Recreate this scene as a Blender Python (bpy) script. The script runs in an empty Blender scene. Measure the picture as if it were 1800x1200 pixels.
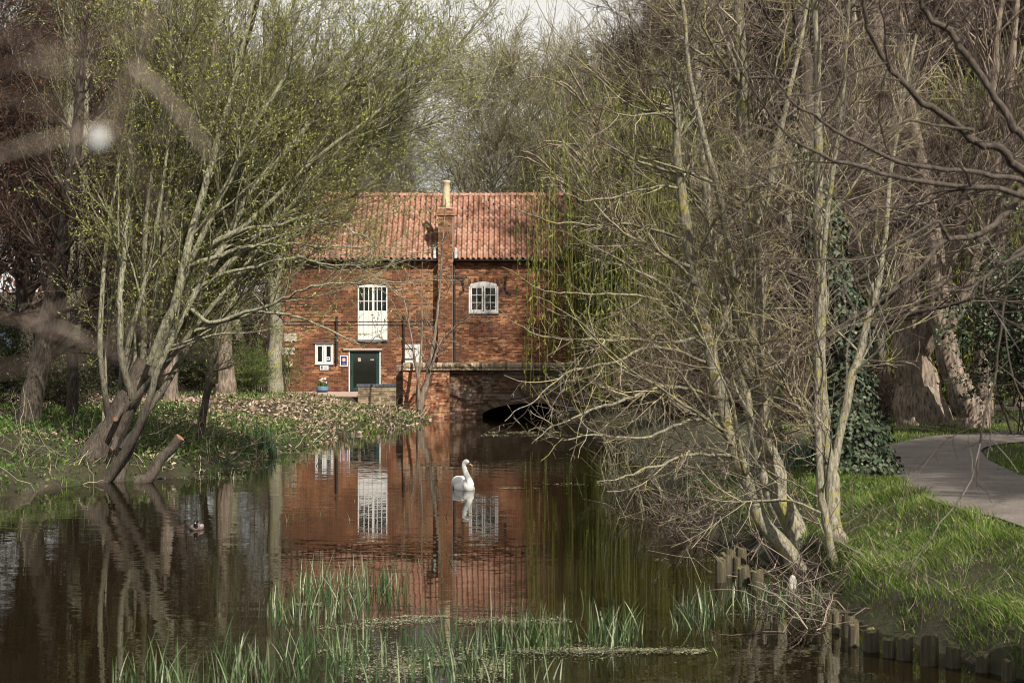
import bpy, math, random
import numpy as np
from mathutils import Vector

# ------------------------------------------------------------------ camera, sky, sun
sc = bpy.context.scene
F = 3000.0
CAMZ = 3.1
cam_d = bpy.data.cameras.new('camera')
cam = bpy.data.objects.new('camera', cam_d)
sc.collection.objects.link(cam)
cam.location = (0, 0, CAMZ)
cam.rotation_euler = (math.radians(90), 0, 0)
cam_d.sensor_width = 36.0
cam_d.lens = 60.0
cam_d.clip_start = 0.05
cam_d.clip_end = 2000
cam_d.dof.use_dof = True
cam_d.dof.focus_distance = 42.0
cam_d.dof.aperture_fstop = 3.6
sc.camera = cam

SUN = Vector((0.38, -0.63, 0.68)).normalized()
SUN_EL = math.asin(SUN.z)
SUN_AZ = math.atan2(SUN.x, SUN.y)
world = bpy.data.worlds.new('World')
sc.world = world
world.use_nodes = True
wn = world.node_tree
wn.nodes.clear()
w_out = wn.nodes.new('ShaderNodeOutputWorld')
w_bg = wn.nodes.new('ShaderNodeBackground')
w_sky = wn.nodes.new('ShaderNodeTexSky')
w_sky.sky_type = 'NISHITA'
w_sky.sun_disc = False
w_sky.sun_elevation = SUN_EL
w_sky.sun_rotation = SUN_AZ
w_sky.air_density = 1.2
w_sky.dust_density = 2.5
w_tc = wn.nodes.new('ShaderNodeTexCoord')
w_map = wn.nodes.new('ShaderNodeMapping')
w_map.inputs['Scale'].default_value = (1, 1, 2.6)
w_n = wn.nodes.new('ShaderNodeTexNoise')
w_n.inputs['Scale'].default_value = 3.0
w_n.inputs['Detail'].default_value = 7
w_n.inputs['Roughness'].default_value = 0.6
w_r = wn.nodes.new('ShaderNodeValToRGB')
w_r.color_ramp.elements[0].position = 0.36
w_r.color_ramp.elements[1].position = 0.52
w_r.color_ramp.elements[0].color = (0.12, 0.12, 0.12, 1)
w_mix = wn.nodes.new('ShaderNodeMixRGB')
w_mix.inputs['Color2'].default_value = (12.0, 11.8, 11.2, 1)      # sunlit cloud
L = wn.links.new
L(w_tc.outputs['Generated'], w_map.inputs['Vector'])
L(w_map.outputs['Vector'], w_n.inputs['Vector'])
L(w_n.outputs['Fac'], w_r.inputs['Fac'])
L(w_r.outputs['Color'], w_mix.inputs['Fac'])
L(w_sky.outputs['Color'], w_mix.inputs['Color1'])
L(w_mix.outputs['Color'], w_bg.inputs['Color'])
w_bg.inputs['Strength'].default_value = 0.05
L(w_bg.outputs['Background'], w_out.inputs['Surface'])

sun_d = bpy.data.lights.new('sun', 'SUN')
sun_d.energy = 5.0
sun_d.angle = math.radians(0.5)
sun_d.color = (1.0, 0.93, 0.82)
sun = bpy.data.objects.new('sun', sun_d)
sc.collection.objects.link(sun)
sun.rotation_euler = SUN.to_track_quat('Z', 'Y').to_euler()
sun.location = (20, -20, 40)

sc.view_settings.view_transform = 'Standard'
sc.view_settings.look = 'None'
sc.view_settings.exposure = 0.56
sc.view_settings.gamma = 1.0
sc.view_settings.use_curve_mapping = False
sc.cycles.filter_width = 0.95
sc.cycles.max_bounces = 6
sc.cycles.diffuse_bounces = 2
sc.cycles.glossy_bounces = 3
sc.cycles.transparent_max_bounces = 4
sc.cycles.caustics_reflective = False
sc.cycles.caustics_refractive = False

# ------------------------------------------------------------------ helpers
def px(x, y, D):
    return np.array([(x - 900) * D / F, D, CAMZ - (y - 600) * D / F])

def wpx(x, y, z=0.0):
    """ground point of height z seen in that direction"""
    D = (CAMZ - z) * F / (y - 600)
    return np.array([(x - 900) * D / F, D, z])

def link(o, parent=None):
    sc.collection.objects.link(o)
    if parent is not None:
        o.parent = parent
    return o

def tag(o, label=None, cat=None, group=None, kind=None):
    if label: o['label'] = label
    if cat: o['category'] = cat
    if group: o['group'] = group
    if kind: o['kind'] = kind
    return o

def empty(name, loc=(0, 0, 0), rz=0.0):
    o = bpy.data.objects.new(name, None)
    o.empty_display_size = 0.2
    o.location = loc
    o.rotation_euler = (0, 0, rz)
    return link(o)

def thing(name, label, cat, loc=(0, 0, 0), rz=0.0, group=None):
    return tag(empty(name, loc, rz), label, cat, group)

def mesh_np(name, V, Q, v=None, mats=(), mi=None, smooth=False, n=4):
    """Q: (M,n) faces, all the same size"""
    me = bpy.data.meshes.new(name)
    V = np.asarray(V, np.float32); Q = np.asarray(Q, np.int32)
    me.vertices.add(len(V)); me.vertices.foreach_set('co', V.ravel())
    me.loops.add(Q.size); me.loops.foreach_set('vertex_index', Q.ravel())
    me.polygons.add(len(Q))
    me.polygons.foreach_set('loop_start', np.arange(len(Q), dtype=np.int32) * Q.shape[1])
    for m in mats: me.materials.append(m)
    if mi is not None: me.polygons.foreach_set('material_index', np.asarray(mi, np.int32))
    me.polygons.foreach_set('use_smooth', np.full(len(Q), smooth))
    me.update(calc_edges=True)
    if v is not None:
        a = me.attributes.new('v', 'FLOAT', 'POINT')
        a.data.foreach_set('value', np.asarray(v, np.float32))
    return me

def worg(o):
    a = np.zeros(3)
    while o is not None:
        a = a + np.array(o.location); o = o.parent
    return a

def obj_np(name, V, Q, mat, parent=None, v=None, smooth=False):
    """vertices are given in world space; re-based on the parent's place"""
    V = np.asarray(V, float)
    if parent is not None: V = V - worg(parent)
    me = mesh_np(name, V, Q, v, mats=(mat,), smooth=smooth)
    return link(bpy.data.objects.new(name, me), parent)

class MB:
    """collects polygons of any size"""
    def __init__(s): s.V = []; s.Fc = []; s.v = []
    def add(s, V, Fc, v=0.5):
        b = len(s.V)
        s.V += [tuple(p) for p in V]
        s.Fc += [tuple(i + b for i in f) for f in Fc]
        s.v += [v] * len(V)
        return s
    def box(s, x0, x1, y0, y1, z0, z1, v=0.5):
        V = [(x0, y0, z0), (x1, y0, z0), (x1, y1, z0), (x0, y1, z0), (x0, y0, z1), (x1, y0, z1), (x1, y1, z1), (x0, y1, z1)]
        return s.add(V, [(0, 3, 2, 1), (4, 5, 6, 7), (0, 1, 5, 4), (1, 2, 6, 5), (2, 3, 7, 6), (3, 0, 4, 7)], v)
    def tube(s, pts, rad, k=8, v=0.5, cap=True):
        pts = [np.array(p, float) for p in pts]
        n = len(pts)
        if not hasattr(rad, '__len__'): rad = [rad] * n
        ref = None; V = []
        for i in range(n):
            t = pts[min(i + 1, n - 1)] - pts[max(i - 1, 0)]
            t /= np.linalg.norm(t) + 1e-9
            if ref is None: ref = np.array([1, 0, 0]) if abs(t[0]) < 0.8 else np.array([0, 1, 0])
            a = ref - t * ref.dot(t); a /= np.linalg.norm(a); b = np.cross(t, a); ref = a
            for j in range(k):
                w = 2 * math.pi * j / k
                V.append(pts[i] + rad[i] * (a * math.cos(w) + b * math.sin(w)))
        Fc = []
        for i in range(n - 1):
            for j in range(k):
                Fc.append((i * k + j, i * k + (j + 1) % k, (i + 1) * k + (j + 1) % k, (i + 1) * k + j))
        if cap:
            Fc.append(tuple(range(k))[::-1]); Fc.append(tuple((n - 1) * k + j for j in range(k)))
        return s.add(V, Fc, v)
    def ell(s, c, r, nu=12, nv=8, v=0.5, rot=None):
        V = []; Fc = []
        for i in range(nv + 1):
            th = math.pi * i / nv
            for j in range(nu):
                ph = 2 * math.pi * j / nu
                p = np.array([r[0] * math.sin(th) * math.cos(ph), r[1] * math.sin(th) * math.sin(ph), r[2] * math.cos(th)])
                if rot is not None: p = rot @ p
                V.append(p + np.array(c))
        for i in range(nv):
            for j in range(nu):
                Fc.append((i * nu + j, (i + 1) * nu + j, (i + 1) * nu + (j + 1) % nu, i * nu + (j + 1) % nu))
        return s.add(V, Fc, v)
    def build(s, name, mat, parent=None, smooth=False, bevel=0.0):
        V = np.array(s.V, float)
        if parent is not None: V = V - worg(parent)
        me = bpy.data.meshes.new(name)
        me.from_pydata([tuple(p) for p in V], [], s.Fc)
        me.materials.append(mat)
        me.polygons.foreach_set('use_smooth', np.full(len(me.polygons), smooth))
        a = me.attributes.new('v', 'FLOAT', 'POINT')
        a.data.foreach_set('value', np.array(s.v, np.float32))
        me.update()
        o = link(bpy.data.objects.new(name, me), parent)
        if bevel:
            b = o.modifiers.new('bevel', 'BEVEL'); b.width = bevel; b.segments = 1; b.limit_method = 'ANGLE'
        return o

def remesh(o, voxel, smooth_it=6):
    """melt overlapping shapes into one continuous surface"""
    m = o.modifiers.new('r', 'REMESH'); m.mode = 'VOXEL'; m.voxel_size = voxel; m.use_smooth_shade = True
    s_ = o.modifiers.new('s', 'SMOOTH'); s_.iterations = smooth_it; s_.factor = 0.5
    dg = bpy.context.evaluated_depsgraph_get()
    me = bpy.data.meshes.new_from_object(o.evaluated_get(dg))
    mats = list(o.data.materials)
    o.modifiers.clear(); o.data = me
    if not me.materials:
        for m_ in mats: me.materials.append(m_)
    for p in me.polygons: p.use_smooth = True
    return o

def norm(a):
    return a / (np.linalg.norm(a, axis=-1, keepdims=True) + 1e-9)

def tubes(P, R, k=3, v=None):
    """P (N,S,3), R (N,S) -> vertices, quads, v"""
    N, S, _ = P.shape
    T = np.empty_like(P)
    T[:, 1:-1] = P[:, 2:] - P[:, :-2]
    T[:, 0] = P[:, 1] - P[:, 0]; T[:, -1] = P[:, -1] - P[:, -2]
    T = norm(T)
    mean = norm(P[:, -1] - P[:, 0])
    ref = np.where(np.abs(mean[:, 2:3]) < 0.8, np.array([[0, 0, 1.0]]), np.array([[1.0, 0, 0]]))
    A = np.cross(ref, mean); A = norm(A)[:, None, :]
    A = norm(A - T * (A * T).sum(-1, keepdims=True))
    B = np.cross(T, A)
    w = 2 * np.pi * np.arange(k) / k
    V = P[:, :, None, :] + R[:, :, None, None] * (A[:, :, None, :] * np.cos(w)[None, None, :, None] + B[:, :, None, :] * np.sin(w)[None, None, :, None])
    n, s, j = np.meshgrid(np.arange(N), np.arange(S - 1), np.arange(k), indexing='ij')
    b = n * S * k + s * k
    Q = np.stack([b + j, b + (j + 1) % k, b + k + (j + 1) % k, b + k + j], -1).reshape(-1, 4)
    if v is None: v = np.random.RandomState(N).rand(N)
    return V.reshape(-1, 3), Q, np.repeat(v, S * k)

def joinm(parts):
    V = []; Q = []; vv = []; b = 0
    for a, q, v in parts:
        V.append(a); Q.append(q + b); vv.append(v); b += len(a)
    return np.concatenate(V), np.concatenate(Q), np.concatenate(vv)

def spline(ctrl, S):
    """Catmull-Rom through control rows, S samples; rows may carry a radius"""
    C = np.array(ctrl, float)
    C = np.vstack([2 * C[0] - C[1], C, 2 * C[-1] - C[-2]])
    n = len(C) - 3
    out = []
    for u in np.linspace(0, n - 1e-6, S):
        i = int(u); t = u - i
        a, b, c, d = C[i:i + 4]
        out.append(0.5 * ((2 * b) + (-a + c) * t + (2 * a - 5 * b + 4 * c - d) * t * t + (-a + 3 * b - 3 * c + d) * t ** 3))
    return np.array(out)

def pxpath(rows, S=28, wig=0.0, rs=None):
    """rows (x, y, D, width in the photo) -> P (S,3), R (S)"""
    C = [list(px(r[0], r[1], r[2])) + [max(r[3], 0.3) * 0.5 * r[2] / F] for r in rows]
    A = spline(C, S)
    P = A[:, :3].copy(); R = np.maximum(A[:, 3], 0.002)
    if wig and rs is not None:
        nz = rs.randn(S, 3); nz = (nz + np.roll(nz, 1, 0) + np.roll(nz, -1, 0)) / 2
        nz[0] = 0
        P += nz * wig * R.mean()
    return P, R

def pad(paths, S=None):
    """paths of one sample count -> arrays"""
    return np.array([p for p, r in paths]), np.array([r for p, r in paths])

def grow(rs, P, R, n, t=(0.2, 1.0), L=(1, 2), ang=(30, 60), S=8, up=0.0, wob=0.12, rk=0.5, r0=None, re=0.003, bias=None, plen=0.0, fall=0.0, tpow=1.0):
    N, S0, _ = P.shape
    ln = np.linalg.norm(P[:, 1:] - P[:, :-1], axis=-1).sum(1)
    idx = rs.choice(N, n, p=ln / ln.sum())
    tt = t[0] + (t[1] - t[0]) * rs.rand(n) ** tpow
    f = tt * (S0 - 1); i = np.minimum(f.astype(int), S0 - 2); g = (f - i)[:, None]
    pos = P[idx, i] * (1 - g) + P[idx, i + 1] * g
    pr = R[idx, i] * (1 - g[:, 0]) + R[idx, i + 1] * g[:, 0]
    T = norm(P[idx, i + 1] - P[idx, i])
    rnd = norm(rs.randn(n, 3)); perp = norm(rnd - T * (rnd * T).sum(-1, keepdims=True))
    a = np.radians(rs.uniform(ang[0], ang[1], n))[:, None]
    d = np.cos(a) * T + np.sin(a) * perp
    if bias is not None: d = d + np.array(bias)[None]
    d = norm(d)
    ll = rs.uniform(L[0], L[1], n) * (1 - fall * tt)
    if plen: ll = ll * (1 - plen) + plen * ll * ln[idx] / ln.mean()
    step = (ll / (S - 1))[:, None]
    out = np.empty((n, S, 3)); out[:, 0] = pos
    c = pos
    for s in range(1, S):
        d = norm(d + wob * rs.randn(n, 3) + np.array([0, 0, up])[None] / S)
        c = c + d * step
        out[:, s] = c
    rr0 = np.minimum(pr * rk, pr * 0.95)
    if r0 is not None: rr0 = np.minimum(rr0, r0)
    rr0 = np.maximum(rr0, re)
    u = np.linspace(0, 1, S)[None] ** 0.9
    RR = rr0[:, None] * (1 - u) + re * u
    return out, RR

def leaves(rs, P, n, size=(0.03, 0.06), asp=0.35, jit=0.02, hang=0.0, t=(0.1, 1.0)):
    """small leaf-shaped quads spread along shoots"""
    N, S0, _ = P.shape
    idx = rs.randint(0, N, n)
    f = (t[0] + (t[1] - t[0]) * rs.rand(n)) * (S0 - 1); i = np.minimum(f.astype(int), S0 - 2); g = (f - i)[:, None]
    pos = P[idx, i] * (1 - g) + P[idx, i + 1] * g + rs.randn(n, 3) * jit
    T = norm(P[idx, i + 1] - P[idx, i])
    d = norm(T * 0.8 + rs.randn(n, 3) * 0.6 + np.array([0, 0, -hang])[None])
    return leafquads(rs, pos, d, size, asp)

def leafquads(rs, pos, d, size, asp, nrm=None):
    n = len(pos)
    w = rs.randn(n, 3) if nrm is None else np.cross(nrm, d)
    w = norm(w - d * (w * d).sum(-1, keepdims=True))
    l = rs.uniform(size[0], size[1], n)[:, None]
    h = l * asp
    V = np.stack([pos, pos + d * l * 0.5 + w * h * 0.5, pos + d * l, pos + d * l * 0.45 - w * h * 0.5], 1).reshape(-1, 3)
    Q = np.arange(n * 4).reshape(n, 4)
    return V, Q, np.repeat(rs.rand(n), 4)

def blades(rs, pos, h, w, lean=0.35, S=4, bend=0.5, dirv=None):
    """tapered upright strips; pos (n,3); h (n)"""
    n = len(pos)
    az = rs.uniform(0, 2 * np.pi, n)
    side = np.stack([np.cos(az), np.sin(az), np.zeros(n)], 1)
    la = rs.uniform(0, 2 * np.pi, n)
    ld = np.stack([np.cos(la), np.sin(la), np.zeros(n)], 1) * (rs.rand(n) ** 1.3 * lean)[:, None]
    if dirv is not None: ld = ld + (np.array(dirv)[None] if np.ndim(dirv) == 1 else dirv)
    u = np.linspace(0, 1, S)
    rows = []
    for t in u:
        c = pos + np.stack([np.zeros(n), np.zeros(n), h * t], 1) * (1 - 0.15 * t) + ld * (h * (t * (1 - bend) + bend * t * t))[:, None]
        ww = (w * (1 - t ** 1.8) + 0.0006)
        ww = ww[:, None] if hasattr(ww, '__len__') and np.ndim(ww) else np.full((n, 1), ww)
        rows.append(c - side * ww * 0.5); rows.append(c + side * ww * 0.5)
    V = np.stack(rows, 1).reshape(-1, 3)
    b = (np.arange(n) * 2 * S)[:, None] + (np.arange(S - 1) * 2)[None]
    Q = np.stack([b, b + 1, b + 3, b + 2], -1).reshape(-1, 4)
    return V, Q, np.repeat(rs.rand(n), 2 * S)

# ------------------------------------------------------------------ materials
def mat(name, build):
    m = bpy.data.materials.new(name); m.use_nodes = True
    nt = m.node_tree; nt.nodes.clear()
    o = nt.nodes.new('ShaderNodeOutputMaterial'); p = nt.nodes.new('ShaderNodeBsdfPrincipled')
    nt.links.new(p.outputs[0], o.inputs['Surface'])
    build(nt, p)
    return m

def noise(nt, scale, detail=5, rough=0.6, vec=None, sx=(1, 1, 1), space='Object'):
    n = nt.nodes.new('ShaderNodeTexNoise'); n.inputs['Scale'].default_value = scale
    n.inputs['Detail'].default_value = detail; n.inputs['Roughness'].default_value = rough
    tc = nt.nodes.new('ShaderNodeTexCoord'); mp = nt.nodes.new('ShaderNodeMapping')
    mp.inputs['Scale'].default_value = sx
    nt.links.new(tc.outputs[space], mp.inputs[0]); nt.links.new(mp.outputs[0], n.inputs['Vector'])
    return n

def ramp(nt, fac, stops):
    r = nt.nodes.new('ShaderNodeValToRGB'); e = r.color_ramp.elements
    while len(e) < len(stops): e.new(0.5)
    for i, (p, c) in enumerate(stops):
        e[i].position = p; e[i].color = (*c, 1) if len(c) == 3 else c
    nt.links.new(fac, r.inputs['Fac'])
    return r

def mix(nt, fac, a, b, mode='MIX'):
    m = nt.nodes.new('ShaderNodeMixRGB'); m.blend_type = mode
    for s, i in ((fac, 0), (a, 1), (b, 2)):
        if hasattr(s, 'links'): nt.links.new(s, m.inputs[i])
        elif isinstance(s, (int, float)): m.inputs[i].default_value = s
        else: m.inputs[i].default_value = (*s, 1)
    return m

def attr(nt, name='v'):
    a = nt.nodes.new('ShaderNodeAttribute'); a.attribute_name = name
    return a.outputs['Fac']

def bump(nt, p, h, strength=0.5, dist=0.02):
    b = nt.nodes.new('ShaderNodeBump'); b.inputs['Strength'].default_value = strength; b.inputs['Distance'].default_value = dist
    nt.links.new(h, b.inputs['Height']); nt.links.new(b.outputs[0], p.inputs['Normal'])

def bark(name, dark, light, moss=None, mossamt=0.5, scale=14, stretch=(1, 1, 0.25), rough=0.9, bstr=0.8, old=None):  # old: height where the painted dark foot begins to fade out
    def f(nt, p):
        n = noise(nt, scale, 8, 0.65, sx=stretch)
        c = ramp(nt, n.outputs['Fac'], [(0.32, dark), (0.62, light)]).outputs[0]
        if moss:
            n3 = noise(nt, 5.0, 6, 0.7)
            r = ramp(nt, n3.outputs['Fac'], [(1 - mossamt, (0, 0, 0)), (1 - mossamt + 0.1, (1, 1, 1))])
            c = mix(nt, r.outputs[0], c, moss).outputs[0]
        if old:                    # shade and dark moss painted in low down, pale young bark above
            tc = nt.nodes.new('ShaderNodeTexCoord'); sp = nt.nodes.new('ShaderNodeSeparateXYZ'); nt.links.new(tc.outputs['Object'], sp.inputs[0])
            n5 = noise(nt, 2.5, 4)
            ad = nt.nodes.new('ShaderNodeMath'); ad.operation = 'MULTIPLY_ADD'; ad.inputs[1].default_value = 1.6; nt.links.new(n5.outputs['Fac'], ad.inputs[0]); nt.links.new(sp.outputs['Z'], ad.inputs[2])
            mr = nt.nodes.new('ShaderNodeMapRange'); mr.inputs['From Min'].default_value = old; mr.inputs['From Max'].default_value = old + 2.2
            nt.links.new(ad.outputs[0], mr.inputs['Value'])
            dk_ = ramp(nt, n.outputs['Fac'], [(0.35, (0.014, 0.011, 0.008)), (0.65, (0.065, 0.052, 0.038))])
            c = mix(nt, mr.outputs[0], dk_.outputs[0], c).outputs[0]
        nt.links.new(c, p.inputs['Base Color'])
        p.inputs['Roughness'].default_value = rough
        bump(nt, p, n.outputs['Fac'], bstr, 0.03)
    return mat(name, f)

def flat(name, c, rough=0.6, var=0.15, scale=6, spec=0.3, metal=0.0, bs=0.15):
    def f(nt, p):
        n = noise(nt, scale, 6)
        r = ramp(nt, n.outputs['Fac'], [(0.3, [x * (1 - var) for x in c]), (0.7, [min(1, x * (1 + var)) for x in c])])
        nt.links.new(r.outputs[0], p.inputs['Base Color'])
        p.inputs['Roughness'].default_value = rough
        p.inputs['Specular IOR Level'].default_value = spec
        p.inputs['Metallic'].default_value = metal
        if bs: bump(nt, p, n.outputs['Fac'], bs, 0.01)
    return mat(name, f)

def byv(name, stops, rough=0.7, spec=0.3, trans=0.0):
    """colour taken from the piece's own random value"""
    def f(nt, p):
        r = ramp(nt, attr(nt), stops)
        nt.links.new(r.outputs[0], p.inputs['Base Color'])
        p.inputs['Roughness'].default_value = rough
        p.inputs['Specular IOR Level'].default_value = spec
        if trans:
            o = [n for n in nt.nodes if n.type == 'OUTPUT_MATERIAL'][0]
            t = nt.nodes.new('ShaderNodeBsdfTranslucent'); nt.links.new(r.outputs[0], t.inputs[0])
            m = nt.nodes.new('ShaderNodeMixShader'); m.inputs[0].default_value = trans
            nt.links.new(p.outputs[0], m.inputs[1]); nt.links.new(t.outputs[0], m.inputs[2]); nt.links.new(m.outputs[0], o.inputs['Surface'])
    return mat(name, f)

def brickmat(name, stops, stain=(0.05, 0.035, 0.025), stainamt=0.35, white=None):
    def f(nt, p):
        r = ramp(nt, attr(nt), stops)
        n = noise(nt, 40, 5)
        c = mix(nt, 0.45, r.outputs[0], ramp(nt, n.outputs['Fac'], [(0.3, (0.35, 0.35, 0.35)), (0.7, (1.25, 1.2, 1.15))]).outputs[0], 'MULTIPLY').outputs[0]
        n2 = noise(nt, 0.7, 7, 0.7, sx=(1, 1, 1.6))
        r2 = ramp(nt, n2.outputs['Fac'], [(0.5, (0, 0, 0)), (0.68, (1, 1, 1))])
        mm = nt.nodes.new('ShaderNodeMath'); mm.operation = 'MULTIPLY'; mm.inputs[1].default_value = stainamt
        nt.links.new(r2.outputs[0], mm.inputs[0])
        c = mix(nt, mm.outputs[0], c, stain).outputs[0]
        if white:
            n4 = noise(nt, 1.6, 8, 0.75, sx=(0.5, 1, 1.8))
            r4 = ramp(nt, n4.outputs['Fac'], [(white, (0, 0, 0)), (white + 0.12, (0.7, 0.7, 0.7))])
            c = mix(nt, r4.outputs[0], c, (0.42, 0.38, 0.32)).outputs[0]
        nt.links.new(c, p.inputs['Base Color']); p.inputs['Roughness'].default_value = 0.92
        p.inputs['Specular IOR Level'].default_value = 0.15
        bump(nt, p, n.outputs['Fac'], 0.4, 0.006)
    return mat(name, f)

M = {}
M['brick'] = brickmat('orange brick', [(0, (0.09, 0.045, 0.03)), (0.18, (0.18, 0.08, 0.045)), (0.45, (0.27, 0.125, 0.062)), (0.75, (0.36, 0.175, 0.09)), (1, (0.42, 0.25, 0.15))], stainamt=0.5)
M['brick_b'] = brickmat('bridge brick', [(0, (0.08, 0.05, 0.035)), (0.3, (0.17, 0.09, 0.06)), (0.7, (0.24, 0.135, 0.09)), (1, (0.33, 0.26, 0.20))], stain=(0.12, 0.105, 0.085), stainamt=0.8, white=0.49)
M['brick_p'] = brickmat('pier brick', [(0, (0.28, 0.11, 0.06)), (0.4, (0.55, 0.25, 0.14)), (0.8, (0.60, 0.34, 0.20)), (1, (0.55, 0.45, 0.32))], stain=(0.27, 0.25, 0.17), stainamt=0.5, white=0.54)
M['brick_y'] = brickmat('pale old brick', [(0, (0.16, 0.13, 0.09)), (0.5, (0.36, 0.27, 0.18)), (1, (0.5, 0.42, 0.3))], stain=(0.08, 0.08, 0.05), stainamt=0.5)
M['mortar'] = flat('lime mortar', (0.30, 0.22, 0.17), 0.95, 0.3, 20)
M['mortar_d'] = flat('dirty mortar', (0.17, 0.14, 0.11), 0.95, 0.3, 20)
M['tile'] = brickmat('pantile', [(0, (0.19, 0.10, 0.07)), (0.3, (0.32, 0.165, 0.115)), (0.7, (0.39, 0.215, 0.155)), (1, (0.44, 0.28, 0.21))], stain=(0.10, 0.065, 0.045), stainamt=0.6)
M['white'] = flat('white paint', (0.62, 0.62, 0.60), 0.45, 0.08, 8)
M['bluegrey'] = flat('slate grey paint', (0.10, 0.115, 0.135), 0.6)
M['dark'] = flat('soot black', (0.012, 0.011, 0.01), 0.9)
M['iron'] = flat('black iron', (0.02, 0.018, 0.016), 0.55, 0.3, 20, 0.4)
M['green'] = flat('dark green paint', (0.018, 0.045, 0.038), 0.45, 0.2)
M['glass'] = flat('window glass', (0.012, 0.014, 0.012), 0.04, 0.1, 3, 0.6, bs=0.0)
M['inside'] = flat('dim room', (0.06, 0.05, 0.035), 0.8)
M['buff'] = flat('buff clay', (0.52, 0.43, 0.27), 0.8, 0.25, 12)
M['cement'] = flat('grey cement', (0.42, 0.40, 0.36), 0.9, 0.25, 14)
M['stone'] = flat('pale stone', (0.40, 0.37, 0.29), 0.9, 0.25, 14)
M['letter'] = flat('worn letter grey', (0.2, 0.18, 0.15), 0.9)
M['lead'] = flat('lead flashing', (0.5, 0.52, 0.54), 0.4, 0.2, 14)
M['paper'] = flat('paper', (0.7, 0.72, 0.74), 0.7, 0.05)
M['navy'] = flat('navy print', (0.02, 0.025, 0.09), 0.5)
M['pink'] = flat('pink print', (0.75, 0.12, 0.15), 0.5)
M['blueprint'] = flat('blue print', (0.05, 0.12, 0.45), 0.5)
M['tubpaint'] = flat('blue tub paint', (0.12, 0.2, 0.32), 0.6, 0.2)
M['pave'] = flat('pink paving', (0.40, 0.29, 0.24), 0.9, 0.2, 4)
M['bark_grey'] = bark('grey bark with lichen', (0.05, 0.043, 0.03), (0.31, 0.285, 0.205), (0.25, 0.23, 0.05), 0.45, scale=30)
M['bark_moss'] = bark('yellow lichen bark', (0.06, 0.052, 0.036), (0.27, 0.25, 0.18), (0.25, 0.21, 0.03), 0.47, scale=30)
M['bark_dark'] = bark('dark bark', (0.016, 0.012, 0.009), (0.095, 0.074, 0.056), None, scale=24, bstr=1.0)
M['bark_mid'] = bark('brown furrowed bark', (0.03, 0.022, 0.017), (0.28, 0.22, 0.165), (0.14, 0.14, 0.06), 0.3, scale=13, stretch=(1, 1, 0.22), bstr=1.0)
M['bark_green'] = bark('greenish willow bark', (0.06, 0.055, 0.035), (0.36, 0.345, 0.24), (0.17, 0.18, 0.06), 0.42, scale=26, old=2.4)  # stem feet carry shade and moss in their colour, set by old
M['twig_pink'] = byv('pinkish twigs', [(0, (0.04, 0.026, 0.021)), (0.6, (0.13, 0.092, 0.075)), (1, (0.34, 0.28, 0.22))], 0.55, 0.4)
M['twig_pale'] = byv('pale lichened shoots', [(0, (0.05, 0.036, 0.026)), (0.5, (0.15, 0.115, 0.08)), (0.8, (0.38, 0.335, 0.24)), (1, (0.30, 0.27, 0.08))], 0.6, 0.35)
M['twig_dark'] = byv('dark shoots', [(0, (0.03, 0.022, 0.018)), (1, (0.10, 0.075, 0.06))], 0.5, 0.4)
M['twig_olive'] = byv('olive shoots', [(0, (0.04, 0.034, 0.018)), (0.5, (0.11, 0.10, 0.055)), (1, (0.26, 0.25, 0.16))], 0.6, 0.3)
M['weep_shoot'] = byv('green hanging shoots', [(0, (0.05, 0.055, 0.015)), (0.6, (0.12, 0.125, 0.03)), (1, (0.24, 0.22, 0.07))], 0.6, 0.2)
M['twig_far'] = byv('sunlit olive far twigs', [(0, (0.07, 0.06, 0.035)), (1, (0.27, 0.24, 0.16))], 0.8, 0.15)
M['twig_back'] = byv('brown far twigs', [(0, (0.018, 0.012, 0.009)), (0.8, (0.065, 0.045, 0.035)), (1, (0.16, 0.125, 0.10))], 0.8, 0.15)
M['bud'] = byv('young willow leaves', [(0, (0.20, 0.22, 0.04)), (0.6, (0.34, 0.36, 0.09)), (1, (0.48, 0.48, 0.20))], 0.6, 0.25, 0.35)
M['weep'] = byv('weeping willow leaves', [(0, (0.05, 0.075, 0.012)), (0.6, (0.14, 0.175, 0.028)), (1, (0.30, 0.31, 0.06))], 0.6, 0.2, 0.3)
M['brownleaf'] = byv('dead brown leaves', [(0, (0.03, 0.015, 0.01)), (1, (0.14, 0.065, 0.038))], 0.8, 0.1, 0.2)
M['evergreen'] = byv('dark evergreen leaves', [(0, (0.018, 0.026, 0.008)), (1, (0.06, 0.07, 0.022))], 0.5, 0.3, 0.15)
M['ivy'] = byv('ivy leaves', [(0, (0.02, 0.034, 0.016)), (0.7, (0.06, 0.085, 0.045)), (1, (0.15, 0.18, 0.10))], 0.55, 0.3)
M['shrubleaf'] = byv('fresh green leaves', [(0, (0.04, 0.08, 0.01)), (1, (0.15, 0.22, 0.03))], 0.6, 0.2, 0.3)
M['blossom'] = byv('pink blossom', [(0, (0.5, 0.18, 0.28)), (1, (0.7, 0.45, 0.5))], 0.7, 0.1, 0.3)
M['grass'] = byv('grass blades', [(0, (0.035, 0.065, 0.010)), (0.6, (0.12, 0.20, 0.025)), (0.88, (0.25, 0.34, 0.07)), (0.94, (0.35, 0.31, 0.16)), (1, (0.42, 0.36, 0.2))], 0.55, 0.3, 0.35)
M['herb'] = byv('bank herbs', [(0, (0.03, 0.07, 0.012)), (0.7, (0.08, 0.15, 0.025)), (1, (0.19, 0.26, 0.07))], 0.6, 0.3, 0.25)
M['litter'] = byv('fallen leaves', [(0, (0.07, 0.045, 0.028)), (0.45, (0.26, 0.185, 0.13)), (0.8, (0.42, 0.32, 0.24)), (1, (0.55, 0.45, 0.35))], 0.85, 0.15)
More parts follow.
